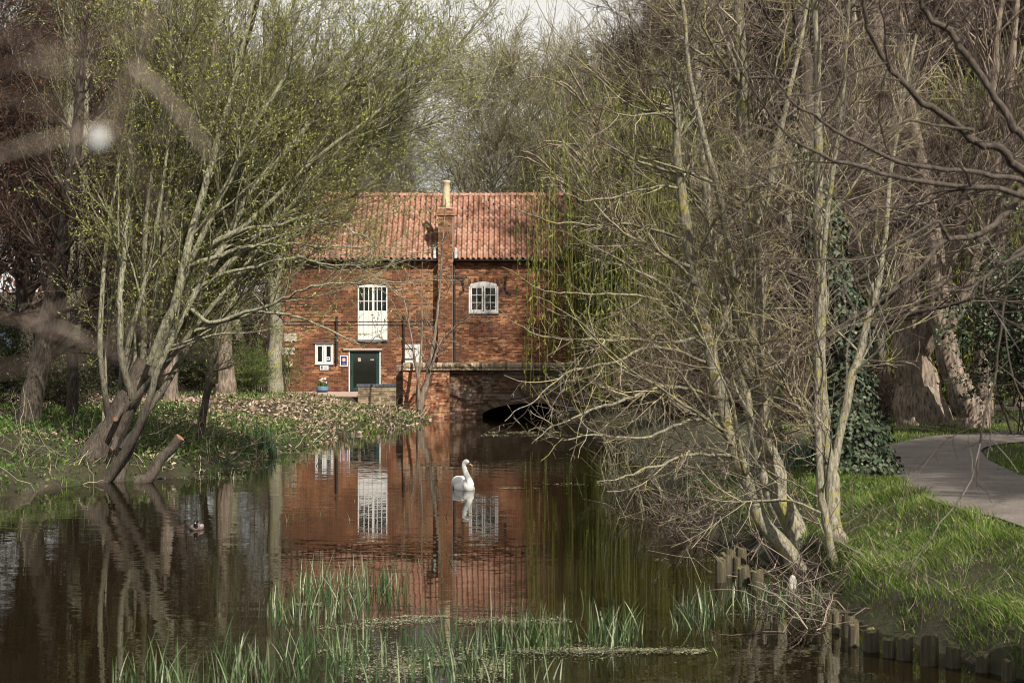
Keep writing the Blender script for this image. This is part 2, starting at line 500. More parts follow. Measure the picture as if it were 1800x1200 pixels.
M['reed'] = byv('reed blades', [(0, (0.02, 0.045, 0.014)), (0.55, (0.065, 0.115, 0.04)), (0.8, (0.19, 0.25, 0.12)), (1, (0.5, 0.52, 0.36))], 0.4, 0.45, 0.25)
M['reed_dry'] = byv('dry reed stems', [(0, (0.2, 0.17, 0.1)), (1, (0.45, 0.4, 0.28))], 0.7, 0.2)
M['scum'] = byv('floating weed', [(0, (0.10, 0.10, 0.045)), (0.6, (0.24, 0.23, 0.13)), (1, (0.45, 0.44, 0.32))], 0.5, 0.4)
M['swan'] = flat('white feathers', (0.80, 0.79, 0.74), 0.75, 0.06, 18, 0.2, bs=0.4)
M['orange'] = flat('orange bill', (0.5, 0.25, 0.13), 0.45)
M['blk'] = flat('black skin', (0.01, 0.01, 0.012), 0.5)
M['duckgrey'] = flat('grey brown feathers', (0.16, 0.12, 0.11), 0.7, 0.5, 30)
M['jacket'] = flat('black jacket', (0.012, 0.012, 0.014), 0.8)
M['trousers'] = flat('brown trousers', (0.07, 0.055, 0.04), 0.85)
M['skin'] = flat('skin', (0.5, 0.3, 0.22), 0.6)
M['cutwood'] = flat('fresh cut wood', (0.26, 0.13, 0.075), 0.8, 0.3, 20)

def f_post(nt, p):
    n = noise(nt, 16, 8, 0.7, sx=(1, 1, 0.12))
    c = ramp(nt, n.outputs['Fac'], [(0.3, (0.02, 0.016, 0.009)), (0.56, (0.075, 0.062, 0.035)), (0.74, (0.25, 0.22, 0.13))]).outputs[0]
    g = nt.nodes.new('ShaderNodeNewGeometry'); sp = nt.nodes.new('ShaderNodeSeparateXYZ'); nt.links.new(g.outputs['Normal'], sp.inputs[0])
    n2 = noise(nt, 18, 5)
    mm = nt.nodes.new('ShaderNodeMath'); mm.operation = 'MULTIPLY'; nt.links.new(sp.outputs['Z'], mm.inputs[0]); nt.links.new(n2.outputs['Fac'], mm.inputs[1])
    r = ramp(nt, mm.outputs[0], [(0.36, (0, 0, 0)), (0.5, (1, 1, 1))])
    c = mix(nt, r.outputs[0], c, (0.12, 0.115, 0.025)).outputs[0]
    nt.links.new(c, p.inputs['Base Color']); p.inputs['Roughness'].default_value = 0.85
    bump(nt, p, n.outputs['Fac'], 0.8, 0.02)
M['post'] = mat('mossy post', f_post)

def f_ground(nt, p):
    n = noise(nt, 1.2, 9, 0.7); n2 = noise(nt, 9, 8, 0.75)
    c = ramp(nt, n.outputs['Fac'], [(0.35, (0.022, 0.015, 0.008)), (0.5, (0.04, 0.035, 0.014)), (0.62, (0.03, 0.045, 0.010))]).outputs[0]
    c = mix(nt, 0.7, c, ramp(nt, n2.outputs['Fac'], [(0.3, (0.35, 0.35, 0.35)), (0.7, (1.5, 1.45, 1.35))]).outputs[0], 'MULTIPLY').outputs[0]
    nt.links.new(c, p.inputs['Base Color']); p.inputs['Roughness'].default_value = 0.95
    bump(nt, p, n2.outputs['Fac'], 1.0, 0.08)
M['ground'] = mat('bank soil', f_ground)

def f_path(nt, p):
    n = noise(nt, 45, 6, 0.85); n2 = noise(nt, 1.3, 8, 0.7)
    c = ramp(nt, n.outputs['Fac'], [(0.3, (0.06, 0.052, 0.046)), (0.5, (0.135, 0.117, 0.104)), (0.7, (0.33, 0.29, 0.26))]).outputs[0]
    c = mix(nt, 0.6, c, ramp(nt, n2.outputs['Fac'], [(0.35, (0.5, 0.47, 0.44)), (0.65, (1.2, 1.15, 1.12))]).outputs[0], 'MULTIPLY').outputs[0]
    nt.links.new(c, p.inputs['Base Color']); p.inputs['Roughness'].default_value = 0.9
    bump(nt, p, n.outputs['Fac'], 0.7, 0.01)
M['path'] = mat('worn asphalt', f_path)

def f_water(nt, p):
    p.inputs['Base Color'].default_value = (0.009, 0.0065, 0.0025, 1)
    p.inputs['Roughness'].default_value = 0.015
    p.inputs['IOR'].default_value = 1.26
    p.inputs['Specular IOR Level'].default_value = 0.5
    a = noise(nt, 1.0, 3, 0.55, sx=(1.1, 4.2, 1)); b = noise(nt, 1.0, 2, 0.5, sx=(7, 22, 1))
    big = noise(nt, 0.22, 2, 0.5, sx=(1, 1.8, 1))
    def cen(n, e, ey):
        s = nt.nodes.new('ShaderNodeVectorMath'); s.operation = 'SUBTRACT'; s.inputs[1].default_value = (0.5, 0.5, 0.5)
        nt.links.new(n.outputs['Color'], s.inputs[0])
        m = nt.nodes.new('ShaderNodeVectorMath'); m.operation = 'MULTIPLY'; m.inputs[1].default_value = (e, ey, 0)
        nt.links.new(s.outputs[0], m.inputs[0]); return m
    A = cen(a, 0.004, 0.028); B = cen(b, 0.006, 0.040)
    r = ramp(nt, big.outputs['Fac'], [(0.35, (0.35, 0.35, 0.35)), (0.65, (1.3, 1.3, 1.3))])
    Bm = nt.nodes.new('ShaderNodeVectorMath'); Bm.operation = 'MULTIPLY'
    nt.links.new(B.outputs[0], Bm.inputs[0]); nt.links.new(r.outputs[0], Bm.inputs[1])
    ad = nt.nodes.new('ShaderNodeVectorMath'); ad.operation = 'ADD'; nt.links.new(A.outputs[0], ad.inputs[0]); nt.links.new(Bm.outputs[0], ad.inputs[1])
    a2 = nt.nodes.new('ShaderNodeVectorMath'); a2.operation = 'ADD'; a2.inputs[1].default_value = (0, 0, 1); nt.links.new(ad.outputs[0], a2.inputs[0])
    nn = nt.nodes.new('ShaderNodeVectorMath'); nn.operation = 'NORMALIZE'; nt.links.new(a2.outputs[0], nn.inputs[0])
    nt.links.new(nn.outputs[0], p.inputs['Normal'])
M['water'] = mat('dark river water', f_water)

def f_mural(nt, p):
    n = noise(nt, 6, 4, 0.7); 
    r = ramp(nt, n.outputs['Fac'], [(0.3, (0.05, 0.05, 0.3)), (0.42, (0.03, 0.3, 0.35)), (0.5, (0.4, 0.5, 0.55)), (0.56, (0.12, 0.06, 0.3)), (0.65, (0.3, 0.12, 0.15)), (0.75, (0.5, 0.5, 0.55))])
    nt.links.new(r.outputs[0], p.inputs['Base Color'])
M['mural'] = mat('painted panel', f_mural)

# ------------------------------------------------------------------ river, banks, path
YL = [0, 15, 25, 30, 33, 37.5, 38.4, 39.6, 43.3, 48.9, 56.4, 61.2, 66.4, 69.4, 200]
XLs = [-9, -14, -13, -12.0, -10.3, -9.2, -8.2, -7.4, -6.8, -6.5, -5.3, -4.1, -3.3, -3.4, -3.4]
YR = [0, 12, 15.6, 17.2, 18.6, 20, 21.1, 23, 27.4, 34.4, 37, 49, 55, 62, 66, 68.5, 200]
XRs = [3.4, 4.3, 4.75, 4.2, 3.85, 3.9, 4.1, 4.0, 3.1, 3.2, 3.1, 3.3, 3.2, 2.6, 1.9, 1.6, 1.6]
PL = [(0, 5.2), (10, 5.4), (15, 5.75), (20.3, 6.0), (23.6, 5.8), (28.7, 6.35), (33, 7.1), (35.7, 7.8), (39.3, 9.7), (41.2, 11.8), (43, 14.5), (46, 19)]
PR = [(0, 8.4), (10, 8.3), (15, 8.3), (20, 8.2), (25, 8.2), (28.1, 8.35), (33, 9.1), (36, 10.2), (37.6, 11.8), (39, 14.5), (41, 19)]
rng0 = np.random.RandomState(3)
_g = rng0.rand(160, 160)
def vnoise(x, y, s):
    x = np.asarray(x, float) / s; y = np.asarray(y, float) / s
    i = np.floor(x).astype(int); j = np.floor(y).astype(int); u = x - i; w = y - j
    u = u * u * (3 - 2 * u); w = w * w * (3 - 2 * w)
    g = lambda a, b: _g[a % 160, b % 160]
    return (g(i, j) * (1 - u) * (1 - w) + g(i + 1, j) * u * (1 - w) + g(i, j + 1) * (1 - u) * w + g(i + 1, j + 1) * u * w) - 0.5
def sstep(a, b, x):
    t = np.clip((x - a) / (b - a), 0, 1); return t * t * (3 - 2 * t)
def path_dist(x, y):
    """signed: negative inside the path"""
    pl = np.array([(b, a) for a, b in PL]); pr = np.array([(b, a) for a, b in PR])
    poly = np.vstack([pl, pr[::-1]])
    x = np.asarray(x, float); y = np.asarray(y, float)
    d = np.full(x.shape, 1e9); ins = np.zeros(x.shape, bool)
    n = len(poly)
    for i in range(n):
        a = poly[i]; b = poly[(i + 1) % n]
        e = b - a
        t = np.clip(((x - a[0]) * e[0] + (y - a[1]) * e[1]) / (e @ e), 0, 1)
        d = np.minimum(d, np.hypot(x - a[0] - t * e[0], y - a[1] - t * e[1]))
        c = ((a[1] > y) != (b[1] > y)) & (x < (b[0] - a[0]) * (y - a[1]) / (b[1] - a[1] + 1e-12) + a[0])
        ins ^= c
    return np.where(ins, -d, d)
def ground_h(x, y, rough=True):
    x = np.asarray(x, float); y = np.asarray(y, float)
    xl = np.interp(y, YL, XLs) + 0.35 * vnoise(x * 0, y, 1.3); xr = np.interp(y, YR, XRs) + 0.2 * vnoise(x * 0 + 9, y, 1.0)
    dl = xl - x; dr = x - xr
    hl = 0.10 + 0.28 * sstep(0, 0.6, dl) + 0.62 * sstep(0.3, 4.5, dl) + 0.25 * sstep(4, 14, dl)
    hl = np.where(y > 62, hl * (1 - sstep(62, 72, y)) + (0.72 * (1 - 0.62 * sstep(-8.5, -5.6, x)) * sstep(-0.2, 1.2, dl) + 0.05) * sstep(62, 72, y), hl)
    hr = 0.10 + 0.30 * sstep(0, 0.35, dr) + 0.5 * sstep(0.2, 2.2, dr)
    h = np.where(dl > 0, hl * 1.0 - 0.1 * (1 - sstep(0, 0.25, dl)), np.where(dr > 0, hr - 0.1 * (1 - sstep(0, 0.25, dr)), -0.7 * sstep(0, 0.8, -np.maximum(dl, dr))))
    if rough:
        k = np.where((dl > 0) | (dr > 0), 1, 0.2)
        h = h + k * (0.10 * vnoise(x, y, 1.1) + 0.05 * vnoise(x + 31, y, 0.4)) * sstep(0, 0.6, np.maximum(dl, dr))
    pd = path_dist(x, y)
    w = 1 - sstep(0.0, 0.7, pd)
    h = h * (1 - w) + 0.89 * w
    low = sstep(-7.6, -6.4, x)
    yard = sstep(71.5, 72.5, y - 1.6 * low) * sstep(-14, -13, x)
    h = h * (1 - yard) + 0.70 * yard
    return h

xs = np.concatenate([np.linspace(-160, -22, 24), np.linspace(-21, 13, 120), np.linspace(14, 160, 26)])
ys = np.concatenate([np.linspace(-20, 9, 10), np.linspace(10, 47, 130), np.linspace(47.5, 82, 80), np.linspace(84, 420, 34)])
X, Y = np.meshgrid(xs, ys)
Z = ground_h(X, Y)
Z = Z + 14 * sstep(120, 420, Y)
V = np.stack([X.ravel(), Y.ravel(), Z.ravel()], 1)
nx = len(xs); jj, ii = np.meshgrid(np.arange(len(ys) - 1), np.arange(nx - 1), indexing='ij')
b = jj * nx + ii
Q = np.stack([b, b + 1, b + nx + 1, b + nx], -1).reshape(-1, 4)
g_ = obj_np('ground', V, Q, M['ground'], smooth=True); tag(g_, 'earth and grass of the river banks', kind='structure')

wv = np.array([(-60, -20, 0), (40, -20, 0), (40, 90, 0), (-60, 90, 0)], float)
w_ = obj_np('water', wv, np.array([[0, 1, 2, 3]]), M['water']); tag(w_, 'dark calm river water', kind='structure')

# the path: a thin slab
def resamp(L_, n):
    A = spline([(b, a) for a, b in L_], n); return A
pl = resamp(PL, 60); pr = resamp(PR, 60)
cols = 6
V = []
for i in range(60):
    for j in range(cols + 1):
        t = j / cols
        e = 0.07 * vnoise(i * 0.9, j * 7.0, 1.0) if j in (0, cols) else 0
        V.append((pl[i][0] * (1 - t) + pr[i][0] * t + e, pl[i][1] * (1 - t) + pr[i][1] * t, 0.925 + 0.02 * math.sin(math.pi * t)))
Q = [(i * (cols + 1) + j, i * (cols + 1) + j + 1, (i + 1) * (cols + 1) + j + 1, (i + 1) * (cols + 1) + j) for i in range(59) for j in range(cols)]
p_ = obj_np('path', V, np.array(Q), M['path'], smooth=True); tag(p_, 'asphalt footpath curving along the right bank', kind='structure')
yb = MB(); yb.box(-12.5, -6.1, 74.2, 79.4, 0.70, 0.77)
tag(yb.build('pavement', M['pave']), 'pinkish paved yard in front of the mill', kind='structure')
# ------------------------------------------------------------------ brick helper
def bricks(rs, x0, x1, z0, z1, yf, holes=(), bl=0.225, bh=0.075, proud=0.012, gap=0.010, depth=0.06, keep=None, dark=0.0):
    """face bricks of a wall that looks towards -y; holes (x0,x1,z0,z1) or test keep(x,z)"""
    out = []
    nr = int(round((z1 - z0) / bh)); bh = (z1 - z0) / nr
    for r in range(nr):
        za = z0 + r * bh + gap / 2; zb = z0 + (r + 1) * bh - gap / 2
        head = (r % 2 == 1)
        w = bl / 2 if (head and r % 4 == 3) else bl
        x = x0 - (bl * 0.5 if head else 0) * 0.999
        while x < x1 - 0.001:
            a = max(x, x0) + gap / 2; c = min(x + w, x1) - gap / 2
            x += w
            if c - a < 0.02: continue
            segs = [(a, c)]
            for (h0, h1, k0, k1) in holes:
                if zb > k0 and za < k1:
                    ns = []
                    for s0, s1 in segs:
                        if s1 <= h0 or s0 >= h1: ns.append((s0, s1)); continue
                        if s0 < h0 - 0.02: ns.append((s0, h0))
                        if s1 > h1 + 0.02: ns.append((h1, s1))
                    segs = ns
            for s0, s1 in segs:
                if keep is not None and not keep((s0 + s1) / 2, (za + zb) / 2): continue
                v = rs.rand()
                if w < bl and rs.rand() < 0.6: v *= 0.3
                if dark and vn1((s0 + 40) / 1.2, za / 0.6) > 0.60 - dark: v *= 0.35
                d = proud + rs.uniform(-0.004, 0.004)
                out.append((s0, s1, yf - d, yf + depth - 0.05, za, zb, v))
    return out
def vn1(a, b): return float(vnoise(a, b, 1.0)) + 0.5
def bricks_obj(lst, name, mt, parent):
    m = MB()
    for s0, s1, y0, y1, za, zb, v in lst:
        V = [(s0, y0, za), (s1, y0, za), (s1, y0, zb), (s0, y0, zb), (s0, y1, za), (s1, y1, za), (s1, y1, zb), (s0, y1, zb)]
        m.add(V, [(0, 1, 2, 3), (4, 0, 3, 7), (1, 5, 6, 2), (3, 2, 6, 7), (4, 5, 1, 0)], v)
    return m.build(name, mt, parent)

# ------------------------------------------------------------------ the mill
MY = 79.5; K = MY / F
mx = lambda x: (x - 900) * K
mz = lambda y: CAMZ - (y - 600) * K
rs = np.random.RandomState(11)
mill = thing('brick_mill', 'orange brick watermill with red pantile roof standing across the river', 'building', (-3.5, MY, 0.7))
X0, X1 = mx(476), mx(1075)
ZE = mz(457)
RUN, ZR = 3.4, 10.22
door = (mx(613), mx(669), 0.7, mz(615)); loft = (mx(629), mx(681), mz(597), mz(500)); win = (mx(824), mx(876), mz(550), mz(495))
swin = (mx(554), mx(586), mz(640), mz(604)); shut = (mx(712), mx(742), mz(638), mz(605))
holes = [door, loft, win, swin, shut]
# backing wall, built as strips round the openings so that the openings are real
xsw = sorted({X0, X1} | {h[0] for h in holes} | {h[1] for h in holes})
wm = MB()
for a, c in zip(xsw[:-1], xsw[1:]):
    segs = [(0.6, ZE)]
    for h in holes:
        if h[0] < (a + c) / 2 < h[1]:
            ns = []
            for s0, s1 in segs:
                if h[2] > s0 + 0.01: ns.append((s0, min(s1, h[2])))
                if h[3] < s1 - 0.01: ns.append((max(s0, h[3]), s1))
            segs = ns
    for s0, s1 in segs: wm.box(a, c, MY, MY + 0.35, s0, s1)
wm.box(X0, X0 + 0.35, MY + 0.35, MY + 2 * RUN - 0.35, 0.6, ZE); wm.box(X1 - 0.35, X1, MY + 0.35, MY + 2 * RUN - 0.35, 0.6, ZE)
wm.box(X0, X1, MY + 2 * RUN - 0.35, MY + 2 * RUN, 0.6, ZE)
for xa in (X0, X1 - 0.3):      # gables
    wm.add([(xa, MY, ZE), (xa + 0.3, MY, ZE), (xa + 0.3, MY + 2 * RUN, ZE), (xa, MY + 2 * RUN, ZE), (xa, MY + RUN, ZR - 0.15), (xa + 0.3, MY + RUN, ZR - 0.15)],
           [(0, 1, 5, 4), (2, 3, 4, 5), (0, 4, 3), (1, 2, 5)])
wall = wm.build('wall', M['mortar'], mill)
bo = bricks_obj(bricks(rs, X0, X1, 0.68, ZE - 0.02, MY, holes, dark=0.12), 'brickwork', M['brick'], mill); tag(bo, kind='stuff')
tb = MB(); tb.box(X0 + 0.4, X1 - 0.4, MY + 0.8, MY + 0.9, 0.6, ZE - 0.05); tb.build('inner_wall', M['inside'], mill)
# pantiles
SL = math.hypot(RUN + 0.25, ZR - ZE + 0.0); nrow = 15; ex = SL / nrow
dy, dz = (RUN + 0.25) / SL, (ZR - ZE) / SL
EY, EZ = MY - 0.25, ZE - 0.0
TW = 9.62 * K
prof = [(0.0, 0.03), (0.10, 0.0), (0.36, 0.0), (0.41, 0.07), (0.52, 0.125), (0.70, 0.135), (0.87, 0.09), (1.01, 0.03)]
def tile_mesh(s=0):
    V = []
    Ls = ex * 1.22
    for k, (sl, th) in enumerate(((0.0, 0.016), (0.0, 0.034), (Ls, 0.004))):
        for (u, h) in prof:
            off = h + th
            V.append((u * TW, sl * dy - off * dz, sl * dz + off * dy))
    n = len(prof); Fc = []
    for k in range(2):
        for j in range(n - 1): Fc.append((k * n + j, k * n + j + 1, (k + 1) * n + j + 1, (k + 1) * n + j))
    return V, Fc
tv, tf = tile_mesh()
tmeshes = []
for q in range(7):
    me = bpy.data.meshes.new('pantile'); me.from_pydata(tv, [], tf); me.materials.append(M['tile'])
    at = me.attributes.new('v', 'FLOAT', 'POINT'); at.data.foreach_set('value', np.full(len(tv), (q + 0.5) / 7, np.float32))
    me.polygons.foreach_set('use_smooth', np.full(len(me.polygons), True))
    me.update(); tmeshes.append(me)
roofp = MB()
roofp.add([(X0 - 0.15, EY, EZ - 0.02), (X1 + 0.15, EY, EZ - 0.02), (X1 + 0.15, MY + RUN, ZR - 0.02), (X0 - 0.15, MY + RUN, ZR - 0.02),
           (X0 - 0.15, EY, EZ - 0.12), (X1 + 0.15, EY, EZ - 0.12), (X1 + 0.15, MY + RUN, ZR - 0.15), (X0 - 0.15, MY + RUN, ZR - 0.15)],
          [(0, 1, 2, 3), (0, 4, 5, 1), (4, 7, 6, 5)])
roofp.add([(X0 - 0.15, MY + RUN, ZR - 0.02), (X1 + 0.15, MY + RUN, ZR - 0.02), (X1 + 0.15, MY + 2 * RUN + 0.25, EZ), (X0 - 0.15, MY + 2 * RUN + 0.25, EZ)], [(0, 1, 2, 3)])
roof = roofp.build('roof', M['dark'], mill)
roof.location = (0, 0, 0)
loc0 = np.array(mill.location)
ncol = int((X1 - X0 + 0.3) / TW)
cand = []
for c in range(ncol):
    for r in range(nrow):
        x = X0 - 0.15 + c * TW; cand.append((abs((x - mx(770)) / K) + (0 if mx(640) < x < mx(905) else 500), c, r, x))
cand.sort(key=lambda t: t[0])
rest = MB()
for k, (_, c, r, x) in enumerate(cand):
    o_ = (x, EY + r * ex * dy, EZ + r * ex * dz)
    jz = rs.uniform(-0.014, 0.014) - 0.05 * math.sin(math.pi * (x - X0) / (X1 - X0)) * 0.5 + 0.03 * float(vnoise(x, r * 0.3, 1.4))
    if k < 300:
        t = bpy.data.objects.new('pantile', tmeshes[rs.randint(7)]); link(t, roof)
        t.location = (o_[0] - loc0[0], o_[1] - loc0[1], o_[2] - loc0[2] + jz)
        t.rotation_euler = (0, 0, rs.uniform(-0.05, 0.05))
    else:
        rest.add([(p[0] + o_[0], p[1] + o_[1], p[2] + o_[2] + jz) for p in tv], tf, rs.rand())
tag(rest.build('pantile', M['tile'], roof, smooth=True), kind='stuff')
# ridge tiles
for i in range(int((X1 - X0) / 0.42) + 1):
    x = X0 - 0.1 + i * 0.42
    m = MB(); V = []; n = 7
    for e, rr in ((0, 0.15), (0.43, 0.135)):
        for j in range(n):
            w = math.pi * j / (n - 1)
            V.append((x + e, MY + RUN - rr * math.cos(w), ZR - 0.02 + rr * math.sin(w) - 0.035 * math.sin(math.pi * (x + e - X0) / (X1 - X0)) + 0.03 * float(vnoise(x + e, 3, 1.1))))
    m.add(V, [(j, j + 1, n + j + 1, n + j) for j in range(n - 1)], rs.rand() * 0.6 + 0.3)
    m.build('ridge_tile', M['tile'], roof, smooth=True)
# gutter
g = MB(); g.tube([(X0, EY - 0.06, EZ - 0.03), (mx(768), EY - 0.06, EZ - 0.03)], 0.055, 8); g.tube([(mx(800), EY - 0.06, EZ - 0.03), (X1, EY - 0.06, EZ - 0.03)], 0.055, 8)
g.build('gutter', M['iron'], mill, smooth=True)
for x, y0, y1, w in ((592, 556, 640, 0.045), (710, 552, 640, 0.045), (798.5, 457, 690, 0.06)):
    m = MB(); m.tube([(mx(x), MY - 0.10, mz(y0)), (mx(x), MY - 0.10, mz(y1))], w, 8)
    for q in range(3):
        zz = mz(y0) + (mz(y1) - mz(y0)) * (0.1 + 0.4 * q); m.box(mx(x) - w - 0.03, mx(x) + w + 0.03, MY - 0.12, MY - 0.02, zz - 0.02, zz + 0.02)
    m.build('downpipe', M['iron'], mill, smooth=False)
for y in (565, 571):
    m = MB(); m.box(X0 + 0.1, mx(766), MY - 0.045, MY - 0.02, mz(y) - 0.011, mz(y) + 0.011); m.build('wall_bar', M['iron'], mill)
# chimney
cx0, cx1 = mx(770.5), mx(796)
cb = MB(); cb.box(cx0, cx1, MY - 0.42, MY - 0.02, 0.6, ZE - 0.1); cb.box(cx0, cx1 + 0.03, MY - 0.42, MY + 0.7, ZE - 0.1, mz(372))
chim = cb.build('chimney', M['mortar'], mill)
cl = bricks(rs, cx0, cx1, 0.68, mz(380), MY - 0.42, dark=0.1)
cl += bricks(rs, cx0 - 0.05, cx1 + 0.06, mz(380), mz(372), MY - 0.47) + bricks(rs, cx0 - 0.01, cx1 + 0.02, mz(372) - 0.001, mz(367), MY - 0.44)
tag(bricks_obj(cl, 'brickwork', M['brick'], chim), kind='stuff')
m = MB(); m.box(cx0 - 0.06, cx1 + 0.07, MY - 0.48, MY + 0.72, mz(379), mz(377.6)); m.box(cx0 + 0.02, cx1, MY - 0.4, MY + 0.6, mz(368), mz(365.5)); m.build('cap', M['cement'], chim)
m = MB(); cxm = mx(784.5)
zz = [mz(368), mz(360), mz(332), mz(323), mz(322), mz(319), mz(318), mz(318)]
m.tube([(cxm, MY - 0.1, z) for z in zz], [0.20, 0.175, 0.165, 0.165, 0.19, 0.195, 0.185, 0.12], 16)
m.build('chimney_pot', M['buff'], chim, smooth=True)
for xa in (762, 799):
    m = MB(); m.box(mx(xa), mx(xa + 5), MY - 0.36, MY - 0.12, mz(455), mz(440)); m.box(mx(xa + 1), mx(xa + 4), MY - 0.30, MY - 0.05, mz(440), mz(436)); m.build('lead_flashing', M['lead'], mill, bevel=0.02)

def frame_rect(h, w, y0, y1, mt, par, name='frame', arch=0.0, mid=None):
    m = MB(); x0, x1, z0, z1 = h
    m.box(x0, x0 + w, y0, y1, z0, z1 - arch); m.box(x1 - w, x1, y0, y1, z0, z1 - arch); m.box(x0 + w, x1 - w, y0, y1, z0, z0 + w)
    if arch:
        n = 9
        for i in range(n):
            ta, tb_ = i / n, (i + 1) / n
            xa, xb = x0 + (x1 - x0) * ta, x0 + (x1 - x0) * tb_
            za = z1 - arch * (2 * ta - 1) ** 2; zb = z1 - arch * (2 * tb_ - 1) ** 2
            m.add([(xa, y0, z1 - arch - w), (xb, y0, z1 - arch - w), (xb, y0, zb), (xa, y0, za), (xa, y1, z1 - arch - w), (xb, y1, z1 - arch - w), (xb, y1, zb), (xa, y1, za)],
                  [(0, 1, 2, 3), (3, 2, 6, 7), (0, 4, 5, 1)])
    else: m.box(x0 + w, x1 - w, y0, y1, z1 - w, z1)
    if mid is not None: m.box(mid - w * 0.6, mid + w * 0.6, y0 + 0.005, y1, z0 + w, z1 - w - arch)
    return m.build(name, mt, par)
# right window: window > frame, casements(> pane): casements hang directly under the mill's window part
wf = frame_rect(win, 0.07, MY - 0.02, MY + 0.08, M['white'], mill, 'window', arch=0.14)
xm = (win[0] + win[1]) / 2
def win_under(frame, h, cols, rows, y0):
    # panes and bars as sub-parts of the window
    x0, x1, z0, z1 = h; fw, bar = 0.07, 0.028
    m = MB()
    m.box(x0, x0 + fw, y0, y0 + 0.04, z0, z1); m.box(x1 - fw, x1, y0, y0 + 0.04, z0, z1); m.box(x0 + fw, x1 - fw, y0, y0 + 0.04, z0, z0 + fw); m.box(x0 + fw, x1 - fw, y0, y0 + 0.04, z1 - fw, z1)
    for i in range(1, cols):
        a = x0 + fw + (x1 - x0 - 2 * fw) * i / cols; m.box(a - bar / 2, a + bar / 2, y0 + 0.005, y0 + 0.035, z0 + fw, z1 - fw)
    for j in range(1, rows):
        d = z0 + fw + (z1 - z0 - 2 * fw) * j / rows
        for i in range(cols):
            a = x0 + fw + (x1 - x0 - 2 * fw) * i / cols + (bar / 2 if i else 0); b_ = x0 + fw + (x1 - x0 - 2 * fw) * (i + 1) / cols - (bar / 2 if i < cols - 1 else 0)
            m.box(a, b_, y0 + 0.005, y0 + 0.035, d - bar / 2, d + bar / 2)
    m.build('casement', M['white'], frame)
    for i in range(cols):
        for j in range(rows):
            a = x0 + fw + (x1 - x0 - 2 * fw) * i / cols + bar / 2; b_ = x0 + fw + (x1 - x0 - 2 * fw) * (i + 1) / cols - bar / 2
            d = z0 + fw + (z1 - z0 - 2 * fw) * j / rows + bar / 2; e = z0 + fw + (z1 - z0 - 2 * fw) * (j + 1) / rows - bar / 2
            t = rs.uniform(-0.004, 0.004)
            m = MB(); m.add([(a, y0 + 0.03 + t, d), (b_, y0 + 0.03 - t, d), (b_, y0 + 0.03 - t, e), (a, y0 + 0.03 + t, e)], [(0, 1, 2, 3)]); m.build('pane', M['glass'], frame)
a0, a1, b0, b1 = win
for q in ((a0 + 0.08, xm - 0.015), (xm + 0.015, a1 - 0.08)): win_under(wf, (q[0], q[1], b0 + 0.08, b1 - 0.22), 2, 3, MY)
m = MB(); m.box(a0 - 0.03, a1 + 0.03, MY - 0.06, MY + 0.05, b0 - 0.07, b0 - 0.003); m.build('sill', M['bluegrey'], wf)
m = MB()
for i in range(11):       # brick arch over the window
    t0_, t1_ = i / 11 + 0.006, (i + 1) / 11 - 0.006
    f_ = lambda t, o: (a0 - 0.04 + (a1 - a0 + 0.08) * t, b1 + 0.01 + o - 0.14 * (2 * t - 1) ** 2)
    p1, p2, p3, p4 = f_(t0_, 0), f_(t1_, 0), f_(t1_, 0.2), f_(t0_, 0.2)
    m.add([(p[0], y, p[1]) for y in (MY - 0.025, MY) for p in (p1, p2, p3, p4)], [(0, 1, 2, 3), (3, 2, 6, 7), (4, 0, 3, 7), (1, 5, 6, 2), (0, 4, 5, 1)], rs.rand())
m.build('brick_arch', M['brick'], mill)
# small ground floor window
sf = frame_rect(swin, 0.05, MY - 0.03, MY + 0.07, M['white'], mill, 'window', mid=(swin[0] + swin[1]) / 2)
xm2 = (swin[0] + swin[1]) / 2
for q in ((swin[0] + 0.055, xm2 - 0.035), (xm2 + 0.035, swin[1] - 0.055)): win_under(sf, (q[0], q[1], swin[2] + 0.055, swin[3] - 0.055), 1, 1, MY)
m = MB(); m.box(swin[0] - 0.08, swin[1] + 0.1, MY - 0.07, MY - 0.02, swin[3] + 0.002, swin[3] + 0.06); m.build('lintel', M['bluegrey'], sf)
m = MB(); m.box(swin[0] - 0.02, swin[1] + 0.02, MY - 0.06, MY - 0.02, swin[2] - 0.06, swin[2] - 0.003); m.build('sill', M['bluegrey'], sf)
m = MB(); m.box(mx(574.5), mx(579.5), MY - 0.004, MY + 0.0, mz(633), mz(627)); m.build('window_sticker', M['paper'], sf)
m = MB(); m.box(mx(575.5), mx(578), MY - 0.008, MY - 0.005, mz(632), mz(628.5)); m.build('sticker_print', M['blueprint'], sf)
# loft opening: glazed top with bars, white boards below
lf = frame_rect(loft, 0.06, MY - 0.03, MY + 0.08, M['white'], mill, 'loft_door', arch=0.07)
zl = mz(546)
nb = 6
for i in range(nb):
    a = loft[0] + 0.065 + (loft[1] - loft[0] - 0.13) * i / nb; c = loft[0] + 0.065 + (loft[1] - loft[0] - 0.13) * (i + 1) / nb
    m = MB(); m.box(a + 0.005, c - 0.005, MY - 0.022 - 0.004 * (i % 2), MY + 0.02, loft[2] + 0.065, zl); m.build('board', M['white'], lf)
m = MB(); m.box(loft[0] + 0.06, loft[1] - 0.06, MY + 0.03, MY + 0.05, zl, loft[3] - 0.13); m.build('pane', M['glass'], lf)
for x in (640, 648, 656, 663, 671):
    m = MB(); w = 0.055 if x == 656 else 0.02
    m.box(mx(x) - w, mx(x) + w, MY - 0.015, MY + 0.028, zl, loft[3] - 0.13); m.build('window_bar', M['white'], lf)
m = MB(); m.box(loft[0] + 0.06, loft[1] - 0.06, MY - 0.01, MY + 0.027, mz(530), mz(528.6)); m.build('glazing_bar', M['white'], lf)
